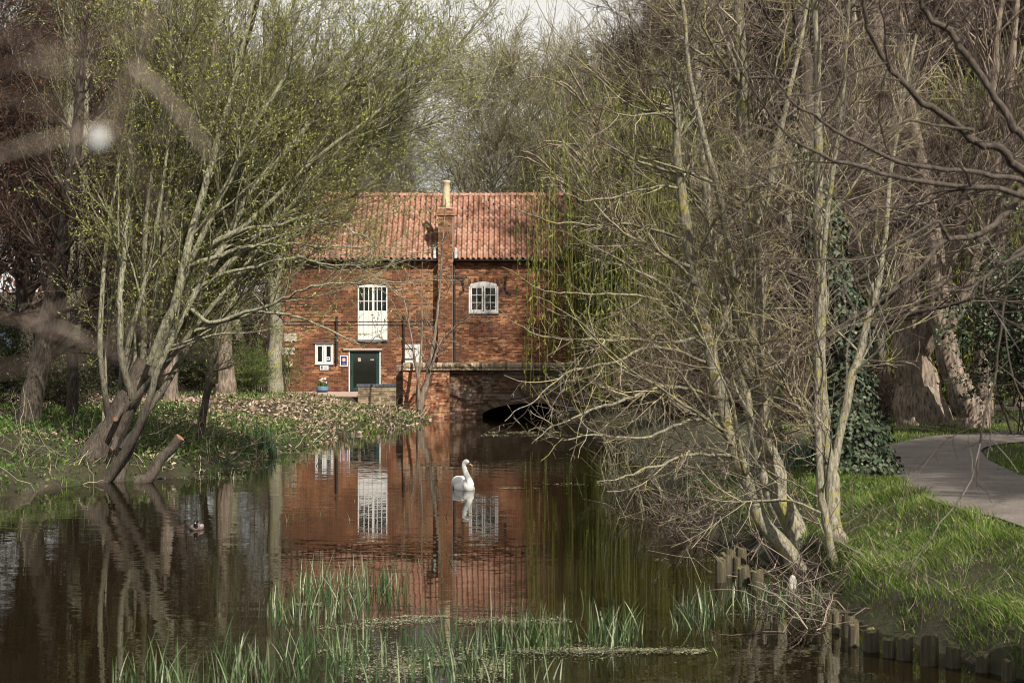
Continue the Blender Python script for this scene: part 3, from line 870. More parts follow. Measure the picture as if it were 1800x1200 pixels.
m = MB(); m.box(loft[0] - 0.02, loft[1] + 0.02, MY - 0.08, MY - 0.02, loft[2] - 0.09, loft[2] - 0.003); m.build('sill', M['bluegrey'], lf)
# shutter
sh = frame_rect(shut, 0.035, MY - 0.02, MY + 0.06, M['white'], mill, 'shutter')
for i in range(5):
    w = (shut[1] - shut[0] - 0.08) / 5; a = shut[0] + 0.04 + i * w
    m = MB(); m.box(a + 0.004, a + w - 0.004, MY - 0.012 - 0.003 * (i % 2), MY + 0.02, shut[2] + 0.04, shut[3] - 0.04); m.build('board', M['white'], sh)
for y in (613, 631):
    m = MB(); m.box(shut[0] - 0.03, shut[0] + 0.5, MY - 0.035, MY - 0.02, mz(y) - 0.025, mz(y) + 0.025); m.build('hinge', M['iron'], sh)
# door
df = MB(); d0, d1, dz0, dz1 = door
df.box(d0, d0 + 0.05, MY - 0.02, MY + 0.1, 0.77, dz1); df.box(d1 - 0.05, d1, MY - 0.02, MY + 0.1, 0.77, dz1); df.box(d0 + 0.05, d1 - 0.05, MY - 0.02, MY + 0.1, dz1 - 0.04, dz1 - 0.002)
dfo = df.build('door', M['white'], mill)
m = MB(); m.box(d0 + 0.055, d0 + 0.21, MY + 0.04, MY + 0.1, 0.78, dz1 - 0.05); m.box(d1 - 0.2, d1 - 0.055, MY + 0.04, MY + 0.1, 0.78, dz1 - 0.05)
m.box(d0 + 0.21, d1 - 0.2, MY + 0.045, MY + 0.1, dz1 - 0.17, dz1 - 0.05); m.box(d0 + 0.21, d1 - 0.2, MY + 0.045, MY + 0.1, 0.78, 0.95); m.build('door_leaf', M['green'], dfo)
m = MB(); m.box(d0 + 0.21, d1 - 0.2, MY + 0.065, MY + 0.075, 0.95, dz1 - 0.17); m.build('door_glass', M['glass'], dfo)
m = MB(); m.box(d0 + 0.12, d0 + 0.16, MY + 0.02, MY + 0.04, 1.55, 1.75); m.build('handle', M['iron'], dfo)
m = MB(); m.box(mx(651), mx(657), MY + 0.055, MY + 0.062, mz(633), mz(631)); m.box(mx(629), mx(634), MY + 0.055, MY + 0.062, mz(635), mz(629)); m.build('door_notice', M['stone'], dfo)
m = MB(); m.box(mx(604), mx(672), MY - 0.12, MY - 0.02, dz1 + 0.002, dz1 + 0.07); m.build('lintel', M['cement'], mill)
# iron ties
def strip(name, pts, w, par, mt=M['iron']):
    m = MB()
    for p, q in zip(pts[:-1], pts[1:]):
        p = np.array(p); q = np.array(q); d = (q - p) / np.linalg.norm(q - p); n_ = np.array([-d[1], d[0]]) * w / 2; e = d * w * 0.3
        c = [p - e + n_, q + e + n_, q + e - n_, p - e - n_]
        V = [(mx(a), MY - 0.05, mz(b)) for a, b in c] + [(mx(a), MY - 0.01, mz(b)) for a, b in c]
        m.add(V, [(3, 2, 1, 0), (0, 1, 5, 4), (1, 2, 6, 5), (2, 3, 7, 6), (3, 0, 4, 7)])
    return m.build(name, mt, par)
strip('wall_tie', [(804, 488), (812, 491), (814, 500), (815, 510), (809, 516)], 3.2, mill)
strip('wall_tie', [(820, 487), (813, 492)], 3, mill)
strip('wall_tie', [(889, 487), (888, 498), (888, 508), (891, 514), (898, 516)], 3.2, mill)
# plaques
for x0, x1, y0, y1, mt in ((500, 521.5, 586, 600, 'stone'), (492, 518, 611, 623.5, 'stone'), (501, 515, 636, 646, 'buff')):
    m = MB(); m.box(mx(x0), mx(x1), MY - 0.05, MY - 0.02, mz(y1), mz(y0)); pq = m.build('stone_plaque', M[mt], mill, bevel=0.008)
    if y0 == 611:
        m = MB(); xx = 496
        for w in (1.6, 2.2, 1.8, 2.0, 2.4):
            m.box(mx(xx), mx(xx + 0.5), MY - 0.056, MY - 0.0495, mz(620.5), mz(613.5)); m.box(mx(xx + 0.5), mx(xx + w), MY - 0.056, MY - 0.0495, mz(617.4), mz(616.6)); xx += 4.2
        m.build('carved_letters', M['letter'], pq)
# poster beside the door and notice under the window
m = MB(); m.box(mx(597.5), mx(611.5), MY - 0.05, MY - 0.015, mz(643.5), mz(624.5)); po = m.build('poster', M['paper'], mill)
m = MB(); m.box(mx(599.3), mx(609.8), MY - 0.054, MY - 0.05, mz(641.8), mz(626)); m.build('poster_print', M['navy'], po)
m = MB(); m.tube([(mx(604.6), MY - 0.058, mz(632)), (mx(604.6), MY - 0.0545, mz(632))], 0.105, 16); m.build('roundel', M['pink'], po)
m = MB(); m.tube([(mx(604.6), MY - 0.062, mz(632)), (mx(604.6), MY - 0.0585, mz(632))], 0.06, 12)
for q in range(2): m.box(mx(601.5), mx(607.5), MY - 0.058, MY - 0.0545, mz(639.2 + 1.4 * q - 0.2), mz(638.6 + 1.4 * q))
m.build('poster_lettering', M['paper'], po)
m = MB(); m.box(mx(562.5), mx(577.5), MY - 0.05, MY - 0.02, mz(650), mz(641.5)); no = m.build('notice', M['paper'], mill)
m = MB(); m.box(mx(564), mx(567.5), MY - 0.054, MY - 0.05, mz(648.5), mz(643)); 
for q in range(4): m.box(mx(569), mx(576), MY - 0.054, MY - 0.05, mz(644.2 + 1.4 * q), mz(643.7 + 1.4 * q))
m.build('notice_print', M['bluegrey'], no)

# planter with white and yellow flowers
pc = (mx(571.5), 78.3, 0.77)
pt = thing('flower_tub', 'blue half barrel planter with white and yellow daffodils under the small window', 'planter', pc)
m = MB(); m.tube([(pc[0], pc[1], 0.77), (pc[0], pc[1], 0.9), (pc[0], pc[1], 1.05), (pc[0], pc[1], 1.04)], [0.24, 0.285, 0.29, 0.24], 18); m.build('tub', M['tubpaint'], pt, smooth=True)
for z in (0.85, 1.0):
    m = MB(); m.tube([(pc[0], pc[1], z - 0.012), (pc[0], pc[1], z + 0.012)], 0.296, 18); m.build('hoop', M['iron'], pt)
r = np.random.RandomState(4)
pp = np.stack([pc[0] + r.uniform(-0.22, 0.22, 130), pc[1] + r.uniform(-0.2, 0.2, 130), np.full(130, 1.03)], 1)
a = blades(r, pp, r.uniform(0.15, 0.36, 130), 0.03, lean=0.5); obj_np('leaves', *a[:2], M['herb'], pt, a[2])
for q in range(11):
    c = np.array([pc[0] + r.uniform(-0.2, 0.22), pc[1] + r.uniform(-0.2, 0.1), r.uniform(1.22, 1.42)])
    m = MB()
    for k in range(6):
        w = k * math.pi / 3; d = np.array([math.cos(w), -0.3, math.sin(w)]); s_ = np.array([-math.sin(w), 0, math.cos(w)]) * 0.018
        m.add([c, c + d * 0.03 + s_, c + d * 0.055, c + d * 0.03 - s_], [(0, 1, 2, 3)])
    m.tube([c + (0, -0.01, 0), c + (0, -0.05, 0)], [0.014, 0.024], 8)
    fo = m.build('flower', M['paper'] if q % 3 else M['buff'], pt)

# ------------------------------------------------------------------ bridge parapet, pier and arch
BY = 69.4; KB = BY / F
bx = lambda x: (x - 900) * KB
bz = lambda y: CAMZ - (y - 600) * KB
br = thing('bridge_parapet', 'old brick river bridge with round brick coping and low arch in front of the mill', 'bridge', (bx(790), BY, 0))
rs = np.random.RandomState(5)
PX0, PX1, RX1 = bx(708), bx(790), bx(1060)
ACX, AHW, AZ = bx(935), (bx(1025) - bx(845)) / 2, bz(709)
def arch_z(x):
    t = abs(x - ACX) / AHW
    return -1 if t >= 1 else AZ * math.sqrt(1 - t * t) ** 0.9
ztop = bz(650)
# pier
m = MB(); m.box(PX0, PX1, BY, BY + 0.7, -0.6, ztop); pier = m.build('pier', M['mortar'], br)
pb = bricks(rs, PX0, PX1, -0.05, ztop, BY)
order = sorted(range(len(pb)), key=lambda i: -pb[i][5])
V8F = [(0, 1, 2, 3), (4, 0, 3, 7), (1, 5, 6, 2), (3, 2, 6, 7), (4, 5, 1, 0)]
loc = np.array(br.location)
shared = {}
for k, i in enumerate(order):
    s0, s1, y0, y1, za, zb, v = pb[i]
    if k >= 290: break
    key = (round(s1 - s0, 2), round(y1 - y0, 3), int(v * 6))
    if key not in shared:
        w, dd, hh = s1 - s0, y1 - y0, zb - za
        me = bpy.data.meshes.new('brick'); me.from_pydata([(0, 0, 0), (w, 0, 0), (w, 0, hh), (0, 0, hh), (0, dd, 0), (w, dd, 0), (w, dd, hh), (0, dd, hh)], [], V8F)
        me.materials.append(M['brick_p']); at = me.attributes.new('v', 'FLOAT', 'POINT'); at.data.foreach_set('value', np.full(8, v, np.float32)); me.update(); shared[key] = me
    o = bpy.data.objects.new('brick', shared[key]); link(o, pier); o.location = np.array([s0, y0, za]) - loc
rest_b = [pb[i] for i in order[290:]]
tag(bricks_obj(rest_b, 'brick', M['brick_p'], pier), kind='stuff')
# recessed wall with the arch
RY = BY + 0.25
m = MB(); n = 60; xa = np.linspace(PX1, RX1, n + 1)
for i in range(n):
    z0, z1 = arch_z(xa[i]), arch_z(xa[i + 1]); z0 = z0 if z0 > 0 else -0.6; z1 = z1 if z1 > 0 else -0.6
    m.add([(xa[i], RY, z0), (xa[i + 1], RY, z1), (xa[i + 1], RY, ztop), (xa[i], RY, ztop), (xa[i], RY + 0.45, z0), (xa[i + 1], RY + 0.45, z1), (xa[i + 1], RY + 0.45, ztop), (xa[i], RY + 0.45, ztop)],
          [(0, 1, 2, 3), (4, 7, 6, 5), (0, 4, 5, 1)])
wl = m.build('wall', M['mortar_d'], br)
tag(bricks_obj(bricks(rs, PX1, RX1, -0.02, ztop, RY, keep=lambda x, z: z > arch_z(x) + (0.22 if abs(x - ACX) < AHW + 0.1 else 0)), 'brickwork', M['brick_b'], wl), kind='stuff')
# arch ring bricks
for i in range(34):
    t0_, t1_ = math.pi * i / 34 + 0.01, math.pi * (i + 1) / 34 - 0.01
    f_ = lambda t, o: (ACX - (AHW + o) * math.cos(t), max((AZ + o) * math.sin(t), 0) ** 1.0)
    p1, p2, p3, p4 = f_(t0_, 0), f_(t1_, 0), f_(t1_, 0.22), f_(t0_, 0.22)
    m = MB(); m.add([(p[0], y, p[1]) for y in (RY - 0.02, RY + 0.01) for p in (p1, p2, p3, p4)], [(0, 1, 2, 3), (3, 2, 6, 7), (4, 0, 3, 7), (1, 5, 6, 2), (0, 4, 5, 1)], rs.rand())
    m.build('arch_brick', M['brick_b'], wl)
# vault behind
m = MB(); V = []; nn = 16
for y in (RY + 0.02, RY + 9.0):
    for i in range(nn + 1):
        t = math.pi * i / nn; V.append((ACX - AHW * math.cos(t), y, AZ * math.sin(t) - 0.01))
m.add(V, [(i, i + 1, nn + 2 + i, nn + 1 + i) for i in range(nn)] + [tuple(range(nn + 1, 2 * nn + 2))])
m.build('vault', M['mortar_d'], br)
# road deck behind the parapet and back pier
m = MB(); m.box(PX0 - 0.1, RX1, RY + 0.5, MY - 0.75, 0.9, 1.05); m.build('road_deck', M['pave'], br)
m = MB(); m.box(bx(694), bx(707.5), BY + 0.8, BY + 1.5, 0.3, bz(642)); bp = m.build('back_pier', M['mortar_d'], br)
tag(bricks_obj(bricks(rs, bx(694), bx(707.5), 0.3, bz(642), BY + 0.8), 'brick', M['brick_b'], bp), kind='stuff')
# rounded coping, two courses
cop = {}
def cop_mesh(w, r_, hh, q, dp):
    n = 8; V = []
    for x in (0.004, w - 0.004):
        for j in range(n):
            t = math.pi * j / (n - 1); V.append((x, dp / 2 - dp / 2 * math.cos(t), hh * math.sin(t) ** 0.6 if 0 < t < math.pi - 1e-6 else 0))
    Fc = [(j, j + 1, n + j + 1, n + j) for j in range(n - 1)] + [tuple(range(n))[::-1], tuple(range(n, 2 * n))]
    me = bpy.data.meshes.new('coping_brick'); me.from_pydata(V, [], Fc); me.materials.append(M['brick_y'])
    at = me.attributes.new('v', 'FLOAT', 'POINT'); at.data.foreach_set('value', np.full(len(V), q, np.float32)); me.update(); return me
cm = [cop_mesh(0.115, 0, bz(637) - bz(645), (i + 0.5) / 5, 0.62) for i in range(5)]
cm2 = [cop_mesh(0.115, 0, bz(645) - bz(650.5), (i + 0.5) / 5, 0.66) for i in range(5)]
nc = int((RX1 - PX0) / 0.115)
for i in range(nc):
    x = PX0 + i * 0.115
    yy = BY - 0.06 if x < PX1 else RY - 0.2
    for ms, z, dy_ in ((cm, bz(645), 0.0), (cm2, bz(650.5), -0.03)):
        o = bpy.data.objects.new('coping_brick', ms[rs.randint(5)]); link(o, br); o.location = np.array([x, yy + dy_, z + rs.uniform(-0.006, 0.006)]) - loc
# low wall left of the pier
LY = 73.0; KL = LY / F; lx = lambda x: (x - 900) * KL; lz = lambda y: CAMZ - (y - 600) * KL
lw = thing('low_wall', 'low pale brick wall with blue-grey coping left of the bridge pier', 'wall', (lx(628), LY, 0.3))
m = MB(); m.box(lx(629), lx(716), LY, LY + 0.35, 0.0, lz(680)); m.build('wall_core', M['mortar_d'], lw)
lb = bricks(rs, lx(629), lx(716), 0.1, lz(680), LY)
bsh = {}
for k, (s0, s1, y0, y1, za, zb, v) in enumerate(sorted(lb, key=lambda t: -t[5])[:290]):
    m = MB(); 
    key = (round(s1 - s0, 2), int(v * 5))
    if key not in bsh:
        w, dd, hh = s1 - s0, y1 - y0, zb - za
        me = bpy.data.meshes.new('brick'); me.from_pydata([(0, 0, 0), (w, 0, 0), (w, 0, hh), (0, 0, hh), (0, dd, 0), (w, dd, 0), (w, dd, hh), (0, dd, hh)], [], V8F)
        me.materials.append(M['brick_y']); at = me.attributes.new('v', 'FLOAT', 'POINT'); at.data.foreach_set('value', np.full(8, v, np.float32)); me.update(); bsh[key] = me
    o = bpy.data.objects.new('brick', bsh[key]); link(o, lw); o.location = np.array([s0, y0, za]) - np.array(lw.location)
cw = MB(); cw.box(0, 0.105, 0, 0.42, 0, 0.12); cwo = cw.build('coping_brick', M['bluegrey'], lw); cme = cwo.data
cwo.location = np.array([lx(627), LY - 0.04, lz(680)]) - np.array(lw.location)
for i in range(1, int((lx(716) - lx(627)) / 0.115)):
    o = bpy.data.objects.new('coping_brick', cme); link(o, lw); o.location = np.array([lx(627) + i * 0.115, LY - 0.04 + rs.uniform(-.005, .005), lz(680) + rs.uniform(-.004, .004)]) - np.array(lw.location)
# cwo mesh was re-based, undo
for v_ in cme.vertices: v_.co = v_.co + Vector(lw.location)
# ------------------------------------------------------------------ trees
def stems_obj(parent, paths, mt, k=10, name='trunk'):
    for P, R in paths:
        if R.max() > 0.25:       # furrowed old bark: real ridges
            kk = 44
            u = np.linspace(0, 1, len(P)); u2 = np.linspace(0, 1, len(P) * 3)
            P = np.stack([np.interp(u2, u, P[:, i]) for i in range(3)], 1); R = np.interp(u2, u, R)
            V, Q, v = tubes(P[None], R[None], kk, np.array([random.random()]))
            C_ = np.repeat(P, kk, 0); a = np.tile(np.arange(kk), len(P)); h = np.repeat(np.linspace(0, 1, len(P)), kk)
            f = 1 + 0.13 * vnoise(a * 0.9, h * 22, 1.0) + 0.12 * vnoise(a * 0.25 + 50, h * 5, 1.0) + 0.05 * (a % 2)
            V = C_ + (V - C_) * f[:, None]
            obj_np(name, V, Q, mt, parent, v, smooth=True); continue
        V, Q, v = tubes(P[None], R[None], k, np.array([random.random()]))
        obj_np(name, V, Q, mt, parent, v, smooth=True)
def stuffpart(parent, name, parts, mt, smooth=False):
    V, Q, v = joinm(parts)
    return tag(obj_np(name, V, Q, mt, parent, v, smooth=smooth), kind='stuff')
def limbs_obj(parent, P, R, mt, k=6, name='limb', most=40):
    """the thickest limbs singly, the rest joined"""
    o = np.argsort(-R[:, 0])
    for i in o[:most]:
        V, Q, v = tubes(P[i:i + 1], R[i:i + 1], k, np.array([random.random()])); obj_np(name, V, Q, mt, parent, v, smooth=True)
    if len(o) > most:
        V, Q, v = tubes(P[o[most:]], R[o[most:]], max(4, k - 2)); tag(obj_np('branch', V, Q, mt, parent, v, smooth=True), kind='stuff')
random.seed(5)
def project(P):
    return 900 + P[:, 0] / P[:, 1] * F, 600 - (P[:, 2] - CAMZ) / P[:, 1] * F
def prune(rs, PR_, fn, at=-1):
    """natural edge of a crown: shoots thin out towards it"""
    P, R = PR_
    x, y = project(P[:, at]); k = rs.rand(len(P)) < fn(x, y)
    return P[k], R[k]
def edgeA(x, y):
    b = np.interp(y, [0, 100, 350, 450, 520, 600, 760, 800, 870, 930], [905, 905, 895, 925, 930, 890, 850, 900, 1010, 1120])
    return np.clip((x - b) / 150, 0.0, 1) ** 0.8
def gapI(x, y):      # fewer shoots where the ivy trunk and the old trunks show through
    a = (x > 1460) & (x < 1575) & (y > 420) & (y < 840); b = (x > 1570) & (x < 1770) & (y > 500) & (y < 760)
    return np.where(a | b, 0.12, 1.0)
def edgeW(x, y):
    b = np.interp(y, [0, 300, 345, 450, 500, 600, 640, 700], [950, 935, 890, 820, 800, 690, 540, 430])
    return np.clip((b - x) / 190, 0, 1) ** 0.9
def base_of(paths):
    p = paths[0][0][0]; return (float(p[0]), float(p[1]), float(p[2]))

# ---- right: multi-stemmed tree over the water
rs = np.random.RandomState(21)
A1 = pxpath([(1412, 1012, 23.0, 36), (1385, 975, 23.2, 30), (1345, 915, 23.4, 27), (1318, 860, 23.5, 26), (1290, 780, 23.6, 25), (1262, 680, 23.7, 24), (1235, 560, 23.8, 23), (1212, 440, 23.9, 20), (1194, 330, 24, 17), (1187, 220, 24, 14), (1186, 100, 24, 12), (1183, -60, 24, 7), (1181, -130, 24, 3)], 40, 0.25, rs)
A2 = pxpath([(1440, 1000, 23.6, 56), (1420, 965, 23.8, 46), (1392, 920, 24, 39), (1362, 850, 24.1, 34), (1343, 760, 24.2, 31), (1332, 650, 24.2, 29), (1325, 520, 24.2, 28), (1318, 400, 24.2, 26), (1308, 250, 24.2, 23), (1300, 100, 24.2, 21), (1296, -80, 24.2, 15), (1294, -200, 24.2, 6)], 40, 0.25, rs)
A3 = pxpath([(1408, 960, 24.6, 26), (1370, 905, 25, 24), (1340, 820, 25.4, 22), (1312, 700, 25.6, 22), (1285, 580, 25.8, 20), (1258, 460, 26, 18), (1240, 330, 26, 15), (1226, 180, 26, 13), (1218, 0, 26, 8), (1214, -120, 26, 3)], 36, 0.3, rs)
A4 = pxpath([(1332, 700, 24.3, 16), (1300, 600, 24.0, 15), (1288, 480, 23.6, 13), (1262, 340, 23.3, 12), (1232, 230, 23.1, 10), (1205, 90, 23, 8), (1190, -60, 23, 6)], 28, 0.3, rs)
A5 = pxpath([(1322, 420, 24.2, 18), (1352, 330, 24.4, 14), (1368, 240, 24.6, 11), (1395, 130, 24.6, 8), (1430, -40, 24.8, 5)], 24, 0.3, rs)
tA = thing('multi_stemmed_tree', 'leaning multi-stemmed bare tree with yellow lichen reaching over the water from the right bank', 'tree', base_of([A2]))
stems_obj(tA, [A1], M['bark_moss'], 12); stems_obj(tA, [A2, A3], M['bark_grey'], 12); stems_obj(tA, [A4, A5], M['bark_grey'], 8, 'side_stem')
st = [A1, A2, A3]
SP = np.array([spline(p, 40) for p, r in st]); SR = np.array([np.interp(np.linspace(0, 1, 40), np.linspace(0, 1, len(r)), r) for p, r in st])
# hand-laid limbs over the water
hl = []
for rows in (
    [(1262, 700, 23.7, 13), (1190, 680, 23.0, 11), (1110, 700, 22.5, 10), (1050, 715, 22, 8), (985, 745, 21.5, 5), (930, 775, 21.2, 2)],
    [(1240, 590, 23.8, 11), (1150, 600, 23.2, 9), (1060, 595, 22.6, 8), (960, 592, 22, 6), (900, 560, 21.6, 3), (868, 540, 21.4, 1.5)],
    [(1270, 730, 23.7, 12), (1200, 745, 23.0, 10), (1120, 770, 22.6, 8), (1050, 768, 22.2, 6), (990, 772, 22, 4), (945, 755, 21.5, 2)],
    [(1205, 420, 23.9, 10), (1120, 395, 23.3, 8), (1040, 395, 23, 6), (960, 385, 22.5, 5), (880, 360, 22, 2)],
    [(1225, 500, 23.8, 11), (1170, 450, 23.5, 9), (1100, 410, 23, 7), (1040, 350, 22.8, 5), (985, 240, 22.6, 3), (940, 120, 22.5, 1.5)],
    [(1230, 545, 23.8, 10), (1130, 520, 23.2, 8), (1040, 518, 22.8, 6), (960, 510, 22.4, 4), (880, 470, 22, 2)],
    [(1290, 800, 23.6, 11), (1210, 800, 23, 9), (1130, 830, 22.6, 7), (1090, 840, 22, 5), (1050, 850, 21.8, 2)],
    [(1250, 640, 23.8, 12), (1160, 610, 23.2, 10), (1080, 640, 22.6, 8), (1010, 650, 22.2, 6), (945, 700, 21.8, 4), (890, 740, 21.5, 2)],
    [(1200, 330, 24, 9), (1130, 330, 23.5, 7), (1070, 350, 23, 6), (1000, 345, 22.6, 3), (950, 300, 22.4, 1.5)],
    [(1280, 760, 23.4, 9), (1190, 700, 22.8, 8), (1100, 640, 22.4, 6), (1010, 560, 22, 4), (940, 520, 21.8, 2)],
    [(1188, 200, 24, 8), (1120, 190, 23.5, 6), (1050, 140, 23, 5), (980, 60, 22.8, 3), (930, -20, 22.6, 1.5)]):
    rows = [(a_, b_, c_, w_ * 0.6) for a_, b_, c_, w_ in rows]
    hl.append(pxpath(rows, 30, 1.2, rs))
HP, HR = pad(hl)
for i in range(len(HP)):
    V, Q, v = tubes(HP[i:i + 1], HR[i:i + 1], 7, np.array([0.7])); obj_np('limb', V, Q, M['bark_moss'] if i % 2 else M['bark_grey'], tA, v, smooth=True)
LP, LR = grow(rs, SP, SR, 46, t=(0.22, 0.95), L=(1.3, 3.6), ang=(35, 70), S=14, up=0.25, wob=0.10, rk=0.42, r0=0.035, re=0.006, bias=(-0.55, -0.25, 0.05), fall=0.35)
L2P, L2R = grow(rs, SP, SR, 34, t=(0.35, 0.98), L=(1.3, 3.0), ang=(25, 55), S=14, up=0.5, wob=0.10, rk=0.4, r0=0.03, re=0.006, bias=(0.2, 0, 0.2), fall=0.35)
LP, LR = prune(rs, (LP, LR), lambda x, y: (edgeA(x, y) > 0.05) * 1.0)
AP = np.concatenate([LP, L2P]); AR = np.concatenate([LR, L2R])
limbs_obj(tA, AP, AR, M['bark_grey'], 6, most=30)
def resam(P, R, S):
    n, s, _ = P.shape
    u = np.linspace(0, s - 1, S); i = np.minimum(u.astype(int), s - 2); g = (u - i)
    return P[:, i] * (1 - g)[None, :, None] + P[:, i + 1] * g[None, :, None], R[:, i] * (1 - g)[None] + R[:, i + 1] * g[None]
a, b_ = resam(HP, HR, 14)
UP = np.concatenate([AP, a]); UR = np.concatenate([AR, b_])
B1 = grow(rs, UP, UR, 760, t=(0.1, 1.0), L=(0.5, 1.7), ang=(22, 65), S=8, up=0.35, wob=0.13, rk=0.6, r0=0.012, re=0.0035, bias=(-0.25, 0, 0.0), fall=0.3)
B1 = prune(rs, B1, edgeA)
B2 = grow(rs, *B1, 5600, t=(0.15, 1.0), L=(0.2, 0.75), ang=(25, 65), S=4, up=0.3, wob=0.16, rk=0.7, r0=0.006, re=0.0022, fall=0.2)
B2 = prune(rs, B2, edgeA); B2 = prune(rs, B2, gapI)
B3 = grow(rs, *B2, 9500, t=(0.2, 1.0), L=(0.06, 0.28), ang=(30, 70), S=2, up=0.2, wob=0.2, rk=0.8, r0=0.0042, re=0.0018)
stuffpart(tA, 'twigs', [tubes(*B1, 4), tubes(*B2, 3), tubes(*B3, 3)], M['twig_pale'])

# ---- right: pale upright trunk a little behind
rs = np.random.RandomState(22)
C1 = pxpath([(1358, 850, 30, 40), (1358, 790, 30, 32), (1357, 720, 30, 30), (1362, 640, 30, 29), (1366, 560, 30, 27), (1374, 480, 30, 24), (1384, 380, 30, 19), (1398, 220, 30, 14), (1412, 60, 30, 11), (1425, -120, 30, 5)], 36, 0.3, rs)
tC = thing('pale_barked_tree', 'straight pale grey trunk standing behind the leaning lichen stems', 'tree', base_of([C1]))
stems_obj(tC, [C1], M['bark_grey'], 12)
CP = C1[0][None]; CR = C1[1][None]
l = grow(rs, CP, CR, 30, t=(0.3, 0.98), L=(1.2, 3.2), ang=(30, 60), S=12, up=0.5, wob=0.1, rk=0.4, r0=0.03, re=0.006)
limbs_obj(tC, *l, M['bark_grey'], 6, most=16)
b1 = grow(rs, *l, 420, L=(0.5, 1.4), ang=(25, 60), S=7, up=0.3, wob=0.13, rk=0.6, r0=0.011, re=0.004)
b2 = grow(rs, *b1, 2600, L=(0.2, 0.7), ang=(25, 65), S=3, up=0.2, wob=0.16, rk=0.7, r0=0.006, re=0.0025)
stuffpart(tC, 'twigs', [tubes(*b1, 4), tubes(*b2, 3)], M['twig_pink'])

# ---- right: tree B with forked thin stems
rs = np.random.RandomState(23)
Bs = [pxpath([(1492, 1012, 22.6, 44), (1478, 960, 22.8, 33), (1463, 900, 22.9, 28), (1455, 830, 23, 26), (1448, 740, 23, 24), (1441, 640, 23, 23), (1444, 520, 23, 20), (1440, 400, 23, 17), (1437, 200, 23, 15), (1432, 0, 23, 11), (1429, -130, 23, 5)], 36, 0.3, rs),
      pxpath([(1484, 1012, 22.3, 18), (1462, 965, 22.4, 15), (1447, 900, 22.4, 14), (1441, 820, 22.4, 13), (1437, 700, 22.4, 11), (1439, 560, 22.4, 10), (1452, 420, 22.4, 9), (1466, 280, 22.4, 8), (1488, 120, 22.4, 6), (1502, -80, 22.4, 4)], 32, 0.4, rs),
      pxpath([(1464, 830, 23, 15), (1482, 740, 23.1, 16), (1500, 660, 23.2, 16), (1518, 600, 23.3, 14), (1542, 500, 23.4, 11), (1556, 400, 23.5, 9), (1575, 260, 23.6, 7), (1610, 60, 23.7, 5)], 28, 0.4, rs)]
tB = thing('forked_tree', 'slim forked pale tree with thin side stem rooted in mossy bank edge beside the grass', 'tree', base_of(Bs))
stems_obj(tB, Bs[:1], M['bark_grey'], 12); stems_obj(tB, Bs[1:], M['bark_grey'], 8, 'side_stem')
SP = np.array([spline(p, 30) for p, r in Bs]); SR = np.array([np.interp(np.linspace(0, 1, 30), np.linspace(0, 1, len(r)), r) for p, r in Bs])
l = grow(rs, SP, SR, 44, t=(0.2, 0.98), L=(0.8, 2.8), ang=(30, 65), S=12, up=0.4, wob=0.11, rk=0.4, r0=0.022, re=0.005, fall=0.3)
l = prune(rs, l, gapI)
limbs_obj(tB, *l, M['bark_grey'], 6, most=20)
b1 = grow(rs, *l, 420, L=(0.4, 1.3), ang=(25, 60), S=7, up=0.3, wob=0.13, rk=0.6, r0=0.010, re=0.0035)
b1 = prune(rs, b1, gapI)
b2 = grow(rs, *b1, 2600, L=(0.15, 0.6), ang=(25, 65), S=3, up=0.2, wob=0.16, rk=0.7, r0=0.005, re=0.002)
stuffpart(tB, 'twigs', [tubes(*b1, 4), tubes(*b2, 3)], M['twig_pale'])

# ---- ivy covered tree
rs = np.random.RandomState(24)
I1 = pxpath([(1504, 866, 28.2, 108), (1500, 820, 28.3, 92), (1496, 760, 28.4, 78), (1490, 680, 28.5, 68), (1482, 580, 28.5, 58), (1466, 460, 28.5, 44), (1440, 330, 28.6, 33), (1418, 200, 28.7, 28), (1405, 60, 28.8, 22), (1400, -90, 29, 12)], 40, 0.2, rs)
tI = thing('ivy_covered_tree', 'dark tree trunk thickly wrapped in glossy ivy beside the path', 'tree', base_of([I1]))
stems_obj(tI, [I1], M['bark_dark'], 14)
n = 12000
t = rs.rand(n) ** 1.25 * 0.74; f = t * 39; i = np.minimum(f.astype(int), 38); g = (f - i)[:, None]
pc_ = I1[0][i] * (1 - g) + I1[0][i + 1] * g; rr = I1[1][i] * (1 - g[:, 0]) + I1[1][i + 1] * g[:, 0]
az = rs.rand(n) * 2 * np.pi; out = np.stack([np.cos(az), np.sin(az), np.zeros(n)], 1)
lump = 1.0 + 0.35 * vnoise(az * 2.0, pc_[:, 2] * 3, 1.0) + 0.25
pos = pc_ + out * (rr * lump * rs.uniform(0.85, 1.2, n) + rs.rand(n) * 0.1)[:, None]
keepv = (rs.rand(n) < np.clip(1.9 - 1.7 * t / 0.74 + vnoise(az, pc_[:, 2] * 2, 0.7), 0.12, 1))
pos, out = pos[keepv], out[keepv]
d = norm(out * 0.35 + rs.randn(len(pos), 3) * 0.35 + np.array([0, 0, -0.9]))
V, Q, v = leafquads(rs, pos, d, (0.05, 0.10), 0.95, nrm=out + rs.randn(len(pos), 3) * 0.35)
tag(obj_np('ivy', V, Q, M['ivy'], tI, v), kind='stuff')
l = grow(rs, I1[0][None], I1[1][None], 34, t=(0.35, 0.97), L=(1.8, 4.5), ang=(40, 80), S=12, up=0.3, wob=0.1, rk=0.35, r0=0.06, re=0.008)
limbs_obj(tI, *l, M['bark_dark'], 6, most=20)
b1 = grow(rs, *l, 600, L=(0.6, 1.8), ang=(25, 60), S=7, up=0.3, wob=0.13, rk=0.6, r0=0.014, re=0.005)
b1 = prune(rs, b1, gapI)
